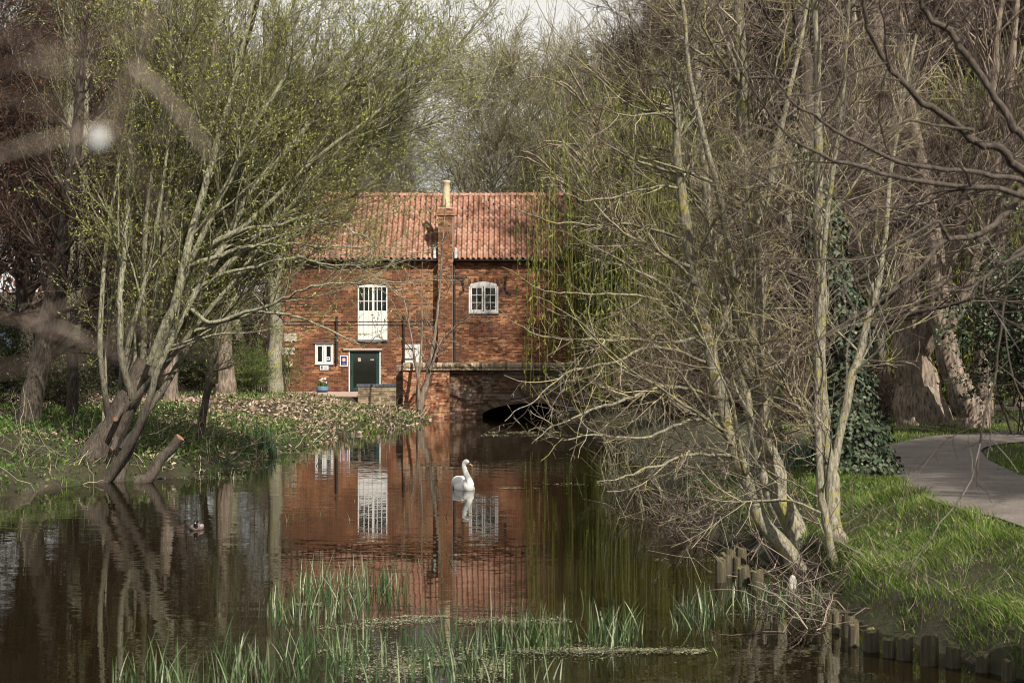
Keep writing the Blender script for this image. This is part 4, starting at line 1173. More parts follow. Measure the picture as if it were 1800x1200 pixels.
b2 = grow(rs, *b1, 3600, L=(0.2, 0.9), ang=(25, 65), S=3, up=0.2, wob=0.16, rk=0.7, r0=0.007, re=0.003)
stuffpart(tI, 'twigs', [tubes(*b1, 4), tubes(*b2, 3)], M['twig_pink'])

# ---- off-frame tree at the right whose dark branches cross the top right corner
rs = np.random.RandomState(25)
fr = [
 [(1990, 460, 14, 60), (1900, 372, 13.8, 34), (1800, 303, 13.6, 19), (1745, 262, 13.5, 17), (1700, 235, 13.4, 16), (1625, 190, 13.2, 14), (1585, 140, 13.1, 12), (1558, 100, 13, 11), (1532, 40, 12.9, 9), (1512, -40, 12.8, 7)],
 [(1900, 372, 13.8, 30), (1810, 262, 13.8, 17), (1770, 205, 13.8, 16), (1735, 150, 13.8, 14), (1692, 85, 13.8, 15), (1650, 35, 13.7, 12), (1605, -30, 13.6, 9)],
 [(1900, 372, 13.8, 22), (1800, 318, 13.4, 12), (1740, 308, 13.2, 11), (1665, 298, 13, 10), (1600, 292, 12.9, 9), (1540, 270, 12.8, 8), (1480, 235, 12.7, 7), (1440, 208, 12.6, 6), (1395, 180, 12.5, 5), (1350, 120, 12.4, 3)],
 [(1900, 372, 13.8, 24), (1800, 347, 13.2, 13), (1760, 335, 13.1, 12), (1700, 327, 13, 11), (1620, 322, 12.9, 10), (1540, 305, 12.8, 9), (1470, 282, 12.7, 8), (1420, 262, 12.6, 6), (1370, 225, 12.5, 5), (1310, 130, 12.4, 4), (1250, -20, 12.3, 3)],
 [(1900, 372, 13.8, 28), (1800, 338, 13.4, 16), (1780, 362, 13.3, 15), (1750, 395, 13.2, 13), (1710, 416, 13.1, 12), (1665, 421, 13, 11), (1625, 460, 12.9, 8), (1580, 505, 12.8, 7), (1500, 555, 12.7, 6), (1420, 610, 12.6, 5), (1330, 655, 12.5, 3)],
 [(1668, 421, 13, 8), (1655, 395, 12.9, 7), (1642, 392, 12.9, 6), (1590, 420, 12.8, 6), (1530, 455, 12.7, 5), (1460, 457, 12.6, 4), (1380, 455, 12.5, 3), (1300, 456, 12.4, 2)],
 [(1930, 390, 13.8, 20), (1800, 442, 12.6, 9), (1745, 478, 12.5, 8), (1700, 508, 12.4, 6), (1665, 512, 12.4, 4), (1634, 516, 12.3, 2)],
 [(1930, 390, 13.8, 14), (1790, 440, 13.3, 6), (1768, 520, 13.3, 5), (1757, 600, 13.3, 5), (1752, 660, 13.3, 5), (1735, 720, 13.2, 5), (1722, 780, 13.2, 5), (1717, 855, 13.2, 3)],
 [(1710, 230, 13.4, 7), (1650, 220, 13, 6), (1590, 215, 12.9, 5), (1530, 260, 12.8, 5), (1460, 350, 12.7, 4), (1400, 420, 12.6, 3)],
 [(1560, 110, 13, 6), (1500, 128, 12.9, 5), (1440, 160, 12.8, 5), (1380, 170, 12.7, 3)],
]
fp = [pxpath([(a_, b_, c_, w_ * 0.85) for a_, b_, c_, w_ in r_], 34, 0.6, rs) for r_ in fr]
FT = pxpath([(2050, 1010, 14.4, 110), (2040, 800, 14.3, 90), (2020, 620, 14.2, 84), (1990, 460, 14, 74), (1975, 250, 14, 56), (1970, 0, 14, 40), (1960, -400, 14, 20)], 24, 0.05, rs)
tF = thing('overhanging_tree', 'dark wet-looking branches sweeping in from a tree beyond the right edge', 'tree', base_of([FT]))
stems_obj(tF, [FT], M['bark_dark'], 14)
for q in fp:
    V, Q, v = tubes(q[0][None], q[1][None], 9, np.array([0.5])); obj_np('limb', V, Q, M['bark_dark'], tF, v, smooth=True)
FP, FR = pad(fp)
l = grow(rs, FP[:, 6:], FR[:, 6:], 60, t=(0.1, 1), L=(0.4, 1.3), ang=(25, 65), S=9, up=0.0, wob=0.15, rk=0.5, r0=0.010, re=0.003)
b1 = grow(rs, *l, 330, L=(0.12, 0.5), ang=(25, 65), S=4, up=0.1, wob=0.2, rk=0.6, r0=0.005, re=0.002)
stuffpart(tF, 'twigs', [tubes(*l, 5), tubes(*b1, 3)], M['twig_dark'])

# ---- left: big willow with young leaves
rs = np.random.RandomState(31)
W = [
 pxpath([(95, 858, 38.2, 70), (140, 835, 38.4, 54), (190, 762, 38.5, 46), (225, 700, 38.5, 40), (250, 655, 38.6, 36), (285, 565, 38.8, 30), (318, 470, 39, 28), (350, 370, 39, 24), (385, 255, 39, 19), (420, 120, 39, 14), (455, -20, 39, 10), (490, -200, 39, 5)], 40, 0.15, rs),
 pxpath([(170, 858, 37.4, 24), (190, 838, 37.6, 20), (235, 770, 37.6, 18), (262, 705, 37.6, 15), (285, 640, 37.6, 13), (330, 540, 37.6, 13), (388, 440, 37.6, 15), (440, 345, 37.7, 13), (500, 270, 37.8, 13), (570, 190, 37.8, 10), (650, 95, 37.9, 7), (740, -20, 38, 4)], 40, 0.25, rs),
 pxpath([(232, 700, 38.3, 16), (216, 640, 38.1, 14), (211, 560, 38, 13), (215, 470, 38, 12), (224, 380, 38, 11), (230, 250, 38, 9), (248, 100, 38, 7), (268, -60, 38, 5)], 30, 0.3, rs),
 pxpath([(268, 660, 37.9, 20), (292, 580, 37.7, 19), (322, 470, 37.5, 18), (345, 380, 37.5, 16), (378, 260, 37.5, 14), (400, 170, 37.5, 12), (432, 60, 37.5, 9), (460, -80, 37.5, 6)], 32, 0.25, rs),
 pxpath([(300, 600, 38.8, 18), (350, 540, 39, 15), (420, 460, 39.2, 13), (490, 370, 39.4, 12), (560, 280, 39.5, 10), (610, 195, 39.6, 8), (650, 120, 39.6, 6), (720, 20, 39.7, 4)], 30, 0.3, rs),
 pxpath([(238, 690, 38.4, 20), (262, 610, 38.6, 17), (285, 500, 38.8, 15), (300, 400, 39, 14), (315, 280, 39, 12), (330, 150, 39, 10), (352, 0, 39, 7), (370, -150, 39, 4)], 30, 0.3, rs),
 pxpath([(330, 540, 37.8, 10), (372, 562, 37.2, 9), (428, 546, 36.8, 9), (488, 530, 36.4, 6), (545, 508, 36, 5), (610, 497, 35.8, 4), (670, 492, 35.6, 3), (735, 500, 35.5, 1.5)], 34, 1.2, rs),
 pxpath([(345, 580, 37.4, 8), (420, 556, 37, 7), (470, 545, 36.8, 6), (530, 560, 36.6, 5), (590, 585, 36.4, 4), (640, 612, 36.2, 2)], 26, 0.5, rs),
 pxpath([(372, 430, 37.6, 13), (430, 400, 37.4, 11), (500, 330, 37.2, 10), (580, 260, 37, 8), (660, 200, 36.9, 6), (740, 130, 36.8, 4), (800, 40, 36.8, 2)], 28, 0.4, rs),
 pxpath([(330, 470, 37.6, 12), (400, 440, 37.2, 10), (470, 432, 37, 6), (560, 430, 36.8, 4), (640, 440, 36.6, 3), (700, 470, 36.5, 1.5)], 34, 1.3, rs),
 pxpath([(300, 590, 38.2, 16), (370, 500, 38, 14), (470, 400, 37.8, 12), (590, 290, 37.6, 10), (700, 190, 37.4, 7), (800, 90, 37.2, 5), (880, -10, 37, 3)], 30, 0.5, rs),
 pxpath([(262, 640, 37.8, 15), (310, 520, 37.6, 14), (370, 380, 37.4, 13), (440, 240, 37.2, 11), (510, 120, 37, 8), (570, 0, 37, 6), (600, -80, 37, 4)], 30, 0.5, rs),
 pxpath([(300, 560, 38.4, 12), (400, 430, 38.6, 10), (520, 340, 38.8, 8), (640, 270, 39, 6), (760, 220, 39, 4), (850, 190, 39, 2)], 30, 0.7, rs),
 pxpath([(380, 430, 37.6, 9), (450, 400, 37.3, 7), (530, 385, 37, 6), (610, 400, 36.8, 4), (670, 440, 36.6, 2)], 30, 1.2, rs),
 pxpath([(350, 500, 37.6, 9), (430, 470, 37.3, 7), (520, 455, 37, 5), (610, 470, 36.8, 4), (700, 515, 36.6, 2)], 30, 1.2, rs),
 pxpath([(215, 790, 37.8, 18), (250, 740, 38.0, 15), (300, 660, 38.3, 13), (345, 590, 38.6, 12), (410, 520, 38.8, 9), (480, 450, 39, 7), (560, 380, 39, 5), (640, 330, 39, 3)], 30, 0.3, rs),
]
tW = thing('leaning_willow', 'large leaning willow with many stems and fresh yellow-green leaves on the left bank', 'tree', base_of(W))
W = W[:1] + [(P_, R_ * 0.82) for P_, R_ in W[1:]]
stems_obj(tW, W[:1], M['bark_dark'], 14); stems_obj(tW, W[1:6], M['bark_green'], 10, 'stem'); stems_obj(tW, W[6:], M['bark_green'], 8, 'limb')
# sawn stubs
def stub(parent, rows, mt):
    P, R = pxpath(rows, 12, 0.1, rs)
    V, Q, v = tubes(P[None], R[None], 12, np.array([0.5])); s_ = obj_np('stub', V, Q, mt, parent, v, smooth=True)
    d = P[-1] - P[-2]; d /= np.linalg.norm(d)
    m = MB(); m.tube([P[-1] - d * 0.02, P[-1] + d * 0.004], [R[-1] * 1.0, R[-1] * 0.96], 14, 0.5); m.build('cut_face', M['cutwood'], s_)
    return s_
stub(tW, [(216, 712, 38.1, 11), (206, 733, 37.8, 10), (203, 736, 37.7, 9)], M['bark_dark'])
stub(tW, [(205, 770, 38.2, 11), (198, 788, 37.9, 10), (195, 791, 37.8, 9)], M['bark_dark'])
stub(tW, [(205, 850, 37.9, 24), (222, 800, 38.1, 18), (240, 762, 38.3, 16), (248, 745, 38.4, 14)], M['bark_dark'])
SP = np.array([spline(p, 30) for p, r in W]); SR = np.array([np.interp(np.linspace(0, 1, 30), np.linspace(0, 1, len(r)), r) for p, r in W])
l = grow(rs, SP, SR, 170, t=(0.3, 1), L=(1.2, 3.8), ang=(18, 50), S=12, up=0.5, wob=0.09, rk=0.5, r0=0.035, re=0.007, bias=(0.2, -0.1, 0.1), fall=0.3)
nS = 30
gs = np.zeros((nS, 14, 3)); c_ = W[0][0][rs.randint(6, 22, nS)] + rs.randn(nS, 3) * 0.05
dv = norm(np.stack([rs.uniform(-0.15, 0.8, nS), rs.uniform(-0.2, 0.25, nS), np.ones(nS)], 1)); gs[:, 0] = c_
for q in range(1, 14):
    dv = norm(dv + rs.randn(nS, 3) * 0.05 + [0.02, 0, 0.01]); c_ = c_ + dv * rs.uniform(0.55, 0.75, (nS, 1)); gs[:, q] = c_
gr = np.linspace(1, 0.2, 14)[None] * rs.uniform(0.035, 0.085, (nS, 1))
g1_, g2_ = resam(gs, gr, 12)
for q in range(nS):
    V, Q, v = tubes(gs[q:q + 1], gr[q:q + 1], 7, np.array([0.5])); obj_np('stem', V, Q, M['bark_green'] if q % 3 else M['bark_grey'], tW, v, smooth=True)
lg = grow(rs, gs, gr, 90, t=(0.2, 1), L=(0.8, 2.6), ang=(18, 45), S=12, up=0.4, wob=0.1, rk=0.5, r0=0.03, re=0.006)
l = prune(rs, l, lambda x, y: (edgeW(x, y) > 0.08) * 1.0)
lx = grow(rs, SP[6:], SR[6:], 130, t=(0.35, 1), L=(0.4, 1.5), ang=(20, 55), S=12, up=0.3, wob=0.12, rk=0.5, r0=0.014, re=0.004)
lg = (np.concatenate([lg[0], lx[0]]), np.concatenate([lg[1], lx[1]]))
l = (np.concatenate([l[0], lg[0], g1_]), np.concatenate([l[1], lg[1], g2_]))
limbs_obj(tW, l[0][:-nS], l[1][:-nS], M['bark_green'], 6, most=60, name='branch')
b1 = grow(rs, *l, 2600, L=(0.6, 1.9), ang=(18, 50), S=6, up=0.25, wob=0.13, rk=0.6, r0=0.012, re=0.004)
b1 = prune(rs, b1, edgeW)
b2 = grow(rs, *b1, 16000, L=(0.25, 0.9), ang=(20, 55), S=3, up=0.1, wob=0.16, rk=0.7, r0=0.006, re=0.003)
b2 = prune(rs, b2, edgeW)
stuffpart(tW, 'twigs', [tubes(*b1, 3), tubes(*b2, 3)], M['twig_olive'])
stuffpart(tW, 'leaves', [leaves(rs, b2[0], 88000, (0.035, 0.085), 0.42, 0.01), leaves(rs, b1[0], 8000, (0.03, 0.07), 0.42, 0.01)], M['bud'])
# lone sawn-off stump
st_base = wpx(268, 843)
tS = thing('sawn_stump', 'slanting cut branch stump with pale sawn end at the left water edge', 'stump', tuple(st_base))
P, R = pxpath([(240, 848, 37.5, 26), (262, 838, 37.5, 20), (285, 806, 37.6, 18), (303, 785, 37.6, 17), (316, 769, 37.6, 17)], 14, 0.1, rs)
V, Q, v = tubes(P[None], R[None], 12, np.array([0.5])); obj_np('trunk', V, Q, M['bark_dark'], tS, v, smooth=True)
d = P[-1] - P[-2]; d /= np.linalg.norm(d)
m = MB(); m.tube([P[-1] - d * 0.02, P[-1] + d * 0.004], [R[-1], R[-1] * 0.96], 14); m.build('cut_face', M['cutwood'], tS)

# ---- other trees on the left, each with its own stem
def bare_tree(rows, label, mt, tw, seed, name='bare_tree', nl=30, nb=200, nt=1500, L0=(1.5, 4), leaf=None, group=None, tr=(0.35, 0.98), rt=(0.006, 0.0035), extra=None, k=12, up=0.4, bias=None, ang=(30, 60), cat='tree'):
    rs = np.random.RandomState(seed)
    ps = [pxpath(r_, 28, 0.15, rs) for r_ in rows]
    # sink the foot into the bank
    for P, R in ps[:1]:
        gz = float(ground_h(np.array([P[0, 0]]), np.array([P[0, 1]]))[0])
        P[0, 2] = min(P[0, 2], gz - 0.1)
    t_ = thing(name, label, cat, base_of(ps), group=group)
    stems_obj(t_, ps, mt, k)
    SP, SR = pad(ps)
    l = grow(rs, SP, SR, nl, t=tr, L=L0, ang=ang, S=10, up=up, wob=0.11, rk=0.42, r0=0.06, re=0.010, fall=0.3, bias=bias)
    limbs_obj(t_, *l, mt, 5, most=14)
    b1 = grow(rs, *l, nb, L=(L0[0] * 0.35, L0[1] * 0.45), ang=(25, 55), S=6, up=0.25, wob=0.13, rk=0.6, r0=0.02, re=0.006)
    b2 = grow(rs, *b1, nt, L=(0.3, 1.1), ang=(25, 60), S=3, up=0.15, wob=0.16, rk=0.7, r0=rt[0] * 1.5, re=rt[1])
    stuffpart(t_, 'twigs', [tubes(*b1, 3), tubes(*b2, 3)], tw)
    if leaf:
        mt_, n_, sz, asp, hang = leaf
        stuffpart(t_, 'leaves', [leaves(rs, b2[0], n_, sz, asp, 0.05, hang)], mt_)
    return t_
bare_tree([[(38, 812, 42, 52), (44, 770, 42, 44), (55, 700, 42, 38), (78, 600, 42, 34), (100, 500, 42, 30), (120, 380, 42, 24), (135, 200, 42, 16), (150, 0, 42, 10)]],
          'thick dark leaning trunk at the far left edge of the bank', M['bark_dark'], M['twig_back'], 41, nl=26, L0=(1.5, 4.5), leaf=(M['brownleaf'], 5000, (0.05, 0.10), 0.5, 0.3))
bare_tree([[(125, 720, 46, 22), (128, 600, 46, 19), (124, 420, 46, 17), (122, 250, 46, 14), (124, 100, 46, 11), (128, -80, 46, 7)],
           [(130, 660, 46, 12), (140, 500, 46, 12), (146, 350, 46, 11), (152, 150, 46, 8), (160, -60, 46, 5)]],
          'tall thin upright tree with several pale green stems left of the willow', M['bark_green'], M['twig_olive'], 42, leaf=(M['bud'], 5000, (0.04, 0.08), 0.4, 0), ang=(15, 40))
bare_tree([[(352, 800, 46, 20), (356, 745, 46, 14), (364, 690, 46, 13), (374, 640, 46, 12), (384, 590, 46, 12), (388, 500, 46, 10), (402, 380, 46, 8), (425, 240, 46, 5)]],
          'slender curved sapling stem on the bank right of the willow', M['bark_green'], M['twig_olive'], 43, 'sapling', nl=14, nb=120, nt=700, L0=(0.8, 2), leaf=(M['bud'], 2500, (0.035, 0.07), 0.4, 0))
bare_tree([[(396, 694, 62, 40), (396, 660, 62, 30), (393, 600, 62, 27), (390, 500, 62, 23), (384, 380, 62, 19), (380, 200, 62, 14), (372, 0, 62, 9)]],
          'grey brown trunk standing among litter midway to the mill', M['bark_mid'], M['twig_back'], 44, L0=(2, 5))
bare_tree([[(483, 695, 71, 32), (483, 660, 71, 27), (484, 600, 71, 25), (483, 520, 71, 23), (480, 400, 71, 20), (470, 220, 71, 15), (465, 20, 71, 10)]],
          'straight grey trunk in front of the left corner of the mill', M['bark_grey'], M['twig_back'], 45, L0=(2, 5))
bare_tree([[(300, 690, 58, 26), (296, 620, 58, 24), (288, 520, 58, 22), (275, 380, 58, 18), (262, 200, 58, 12), (255, 0, 58, 8)]],
          'dark trunk behind the willow stems', M['bark_mid'], M['twig_back'], 46, L0=(2, 5))
# small tree in front of the pier
bare_tree([[(733, 738, 67.5, 16), (742, 700, 67.5, 12), (752, 665, 67.5, 9), (760, 615, 67.5, 7), (768, 560, 67.5, 5), (776, 480, 67.5, 4), (780, 400, 67.5, 2.5), (783, 350, 67.5, 1.5)],
           [(731, 735, 67.4, 7), (733, 690, 67.4, 5), (738, 640, 67.4, 4), (742, 580, 67.4, 3.5), (741, 520, 67.4, 2.5), (742, 460, 67.4, 1.5)],
           [(737, 720, 67.3, 7), (735, 670, 67.3, 5), (727, 620, 67.3, 4), (717, 560, 67.3, 3), (704, 500, 67.3, 1.5)],
           [(756, 650, 67.3, 5), (775, 600, 67.2, 4), (800, 575, 67.1, 3), (826, 560, 67, 1.5)]],
          'small bare multi-stemmed tree at the water in front of the bridge pier', M['bark_mid'], M['twig_pale'], 47, 'small_tree', nl=30, nb=90, nt=330, L0=(0.6, 1.6), tr=(0.2, 0.98), rt=(0.005, 0.004))

# ---- big old trunks by the bend of the path
bare_tree([[(1626, 768, 45, 115), (1623, 745, 45, 98), (1615, 700, 45, 76), (1608, 650, 45, 64), (1600, 590, 45, 56), (1596, 500, 45, 52), (1588, 400, 45, 42), (1570, 260, 45, 34), (1550, 100, 45, 24), (1540, -100, 45, 14)],
           [(1606, 640, 45, 40), (1640, 560, 44.6, 34), (1665, 470, 44.2, 28), (1700, 350, 44, 20), (1740, 180, 43.6, 13), (1760, 0, 43.5, 9)]],
          'massive flared willow trunk with deeply furrowed bark beside the path bend', M['bark_mid'], M['twig_pink'], 51, 'old_tree', nl=40, nb=360, nt=3200, tr=(0.5, 0.98), L0=(2.0, 5), k=18, rt=(0.007, 0.004))
bare_tree([[(1712, 758, 43.5, 60), (1706, 730, 43.5, 50), (1690, 690, 43.5, 44), (1672, 640, 43.5, 40), (1660, 590, 43.5, 38), (1652, 540, 43.5, 36), (1640, 440, 43.4, 30), (1620, 300, 43.3, 22), (1590, 120, 43.2, 14), (1570, -60, 43.2, 9)],
           [(1716, 755, 43.6, 50), (1722, 720, 43.6, 34), (1728, 650, 43.6, 32), (1734, 580, 43.6, 30), (1745, 500, 43.6, 27), (1760, 380, 43.6, 22), (1775, 200, 43.6, 15), (1790, 0, 43.6, 9)],
           [(1662, 590, 43.5, 26), (1690, 530, 43.2, 22), (1712, 470, 43, 18), (1735, 380, 42.8, 14), (1760, 250, 42.6, 10)]],
          'old tree splitting low into two curved trunks at the far side of the path', M['bark_mid'], M['twig_pink'], 52, 'old_tree', nl=40, nb=360, nt=3200, tr=(0.5, 0.98), L0=(2.0, 5), k=16, rt=(0.007, 0.004))
bare_tree([[(1560, 760, 50, 40), (1552, 700, 50, 26), (1545, 600, 50, 22), (1530, 500, 50, 20), (1520, 380, 50, 16), (1515, 200, 50, 12), (1500, 0, 50, 8)]],
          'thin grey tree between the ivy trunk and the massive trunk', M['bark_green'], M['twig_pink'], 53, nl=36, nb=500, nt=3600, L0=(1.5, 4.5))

# ---- bare tree prototypes for the wood behind
def proto(seed, H, spread, twn, label, mt, tw, leafs=None, name='woodland_tree'):
    rs = np.random.RandomState(seed)
    t_ = thing(name, label, 'tree')
    S = 16
    P = np.zeros((1, S, 3)); P[0, :, 2] = np.linspace(-0.3, H * 0.8, S)
    P[0, 1:, :2] = np.cumsum(rs.randn(S - 1, 2) * 0.12 * H / 16, 0)
    R = np.linspace(0.03 * H * 0.6, 0.05, S)[None] * np.concatenate([[1.35], np.ones(S - 1)])[None]
    V, Q, v = tubes(P, R, 9, np.array([0.5])); obj_np('trunk', V, Q, mt, t_, v, smooth=True)
    l = grow(rs, P, R, 34, t=(0.2, 1), L=(H * 0.22 * spread, H * 0.5 * spread), ang=(25, 65), S=10, up=0.7, wob=0.12, rk=0.5, r0=0.13, re=0.02, fall=0.35)
    V, Q, v = tubes(*l, 5); tag(obj_np('limbs', V, Q, mt, t_, v, smooth=True), kind='stuff')
    b0 = grow(rs, *l, 230, L=(H * 0.08, H * 0.22), ang=(25, 60), S=7, up=0.4, wob=0.14, rk=0.55, r0=0.05, re=0.012)
    b1 = grow(rs, *b0, 1500, L=(H * 0.04, H * 0.11), ang=(25, 60), S=5, up=0.25, wob=0.16, rk=0.6, r0=0.022, re=0.009)
    b2 = grow(rs, *b1, twn, L=(H * 0.018, H * 0.06), ang=(25, 65), S=2, up=0.15, wob=0.18, rk=0.7, r0=0.013, re=0.007)
    V, Q, v = joinm([tubes(*b0, 4), tubes(*b1, 3), tubes(*b2, 3)])
    tag(obj_np('twigs', V, Q, tw, t_, v), kind='stuff')
    if leafs:
        V, Q, v = leaves(rs, b2[0], leafs[1], leafs[2], leafs[3], 0.08, leafs[4])
        tag(obj_np('leaves', V, Q, leafs[0], t_, v), kind='stuff')
    return t_
def copy_tree(o, parent=None):
    c = o.copy(); sc.collection.objects.link(c)
    if parent is not None: c.parent = parent
    for ch in o.children: copy_tree(ch, c)
    return c
def forest(p, spots, group):
    for i, (x, D, s, lab) in enumerate(spots):
        o = p if i == 0 else copy_tree(p)
        X_ = (x - 900) * D / F
        o.location = (X_, D, float(ground_h(np.array([X_]), np.array([D]))[0]) + (14 * float(sstep(120, 420, D))))
        o.rotation_euler = (0, 0, (i * 2.4) % 6.28)
        o.scale = (s, s, s)
        o['label'] = lab; o['group'] = group
p1 = proto(61, 17, 1.0, 18000, 'bare', M['bark_mid'], M['twig_back'])
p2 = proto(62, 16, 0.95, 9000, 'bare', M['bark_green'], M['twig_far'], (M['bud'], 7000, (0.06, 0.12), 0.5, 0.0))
p3 = proto(63, 15, 0.9, 9000, 'brown', M['bark_dark'], M['twig_back'], (M['brownleaf'], 17000, (0.06, 0.12), 0.55, 0.4))
forest(p1, [
            (1230, 74, 1.0, 'bare woodland tree behind the leaning lichen stems'),
            (1345, 66, 1.0, 'bare woodland tree between the pale trunk and the ivy tree'),
            (1450, 78, 1.1, 'bare woodland tree in the thicket left of the massive trunk'),
            (1570, 60, 0.95, 'bare woodland tree behind the massive flared trunk'),
            (1690, 66, 1.05, 'bare woodland tree behind the split trunks'),
            (1800, 58, 1.0, 'bare woodland tree at the right edge behind the path'),
            (1280, 100, 1.2, 'tall distant bare tree high behind the lichen stems'),
            (1420, 110, 1.25, 'tall distant bare tree behind the ivy trunk'),
            (1560, 105, 1.25, 'tall distant bare tree filling the upper right'),
            (1740, 95, 1.25, 'tall distant bare tree at the upper right corner'),
            (3500, 17, 0.75, 'bare tree standing out of view to the right of the path'),
            (2500, 25, 0.7, 'bare tree standing out of view beside the bend of the path'),
            (3300, 21, 0.9, 'bare tree standing out of view beyond the right edge by the path'),
            (1900, 72, 1.1, 'bare woodland tree just beyond the right edge'),
            (620, 130, 0.80, 'distant bare tree low in the sky gap left of the chimney')], 'bare trees of the wood behind the river')
forest(p2, [(930, 106, 1.25, 'tall olive twigged tree behind the roof just right of the chimney'),
            (1120, 84, 1.05, 'olive twigged tree above the weeping willow'),
            (1010, 92, 1.05, 'olive twigged tree behind the right end of the mill roof'),
            (700, 104, 1.1, 'olive twigged tree behind the mill roof left of the chimney'),
            (838, 98, 1.15, 'gnarled olive twigged tree rising right behind the chimney of the mill'),
            (600, 118, 1.15, 'tall far olive twigged tree over the left half of the roof'),
            (530, 92, 1.0, 'olive twigged tree behind the left end of the mill'),
            (1080, 112, 1.25, 'tall olive twigged tree behind the weeping willow'),
            (430, 82, 1.05, 'olive twigged tree behind the grey trunk by the mill corner'),
            (950, 120, 1.05, 'olive twigged tree far behind the right half of the roof'),
            (1500, 70, 1.0, 'olive twigged tree in the wood behind the path'),
            (300, 90, 1.1, 'olive twigged tree far behind the willow stems')], 'olive twigged trees round the mill')
forest(p3, [(60, 58, 1.0, 'tree holding dead brown leaves at the far left'),
            (190, 64, 1.0, 'tree holding dead brown leaves behind the tall thin stems'),
            (310, 72, 1.0, 'tree holding dead brown leaves behind the willow crown'),
            (-60, 50, 0.9, 'brown leaved tree half outside the left edge'),
            (110, 80, 1.2, 'tall brown leaved tree behind the far left trees'),
            (240, 100, 1.3, 'tall far brown leaved tree at the upper left')], 'brown leaved trees on the left bank')

# ---- weeping willows
def weeping(seed, base, H, Rr, n, label):
    rs = np.random.RandomState(seed)
    t_ = thing('weeping_willow', label, 'tree', tuple(base))
    S = 14; base = np.array(base)
    P = np.zeros((1, S, 3)); P[0, :, 2] = np.linspace(-0.3, H * 0.6, S); P[0, :, 0] = np.linspace(0, 0.6, S); P += base
    R = np.linspace(0.38, 0.15, S)[None]
    V, Q, v = tubes(P, R, 10, np.array([0.5])); obj_np('trunk', V, Q, M['bark_mid'], t_, v, smooth=True)
    l = grow(rs, P, R, 60, t=(0.3, 1), L=(Rr * 0.7, Rr * 1.25), ang=(40, 80), S=12, up=0.25, wob=0.08, rk=0.5, r0=0.1, re=0.02)
    # limbs rise then arch
    u = np.linspace(0, 1, 12)
    l[0][:, :, 2] += (np.sin(u * np.pi * 0.75) * H * 0.22)[None]
    if seed == 71: l = prune(rs, l, lambda x, y: (x > 905) * 1.0, at=-4)
    limbs_obj(t_, *l, M['bark_mid'], 5, most=20)
    N_ = n
    i = rs.randint(0, len(l[0]), N_); k_ = rs.randint(3, 12, N_)
    st_ = l[0][i, k_] + rs.randn(N_, 3) * [0.5, 0.5, 0.15]
    if seed == 71:
        x_, y_ = project(st_); kk = rs.rand(N_) < np.clip((x_ - 868) / 150, 0.05, 1) * np.where((y_ < 330) & (x_ < 1040), 0.12, 1) * (0.25 + 1.5 * (vnoise(x_, x_ * 0, 14.0) + 0.5 > 0.45)) 
        st_ = st_[kk]; N_ = len(st_)
    ln = np.minimum(st_[:, 2] - base[2] - 0.5, rs.uniform(0.5, 1.0, N_) * H * 0.8); ln = np.maximum(ln, 0.5)
    Sx = 6; w = np.zeros((N_, Sx, 3)); c = st_.copy(); d = norm(rs.randn(N_, 3) * [0.5, 0.5, 0] + [0, 0, 0.0])
    w[:, 0] = c
    for s in range(1, Sx):
        d = norm(d * 0.35 + np.array([0, 0, -1.0]) + rs.randn(N_, 3) * 0.05); c = c + d * (ln / (Sx - 1))[:, None]; w[:, s] = c
    RR = np.linspace(0.008, 0.004, Sx)[None].repeat(N_, 0)
    stuffpart(t_, 'hanging_shoots', [tubes(w, RR, 3)], M['weep_shoot'])
    stuffpart(t_, 'leaves', [leaves(rs, w, N_ * 28, (0.13, 0.26), 0.28, 0.03, 0.9, t=(0.0, 1.0))], M['weep'])
    return t_
weeping(71, (4.1, 63.5, 0.5), 12.5, 4.9, 5600, 'weeping willow hanging a green curtain over the water beside the bridge')
weeping(72, (13.9, 50.5, 0.9), 11, 4.8, 1100, 'weeping willow glowing yellow-green behind the old trunks by the path')

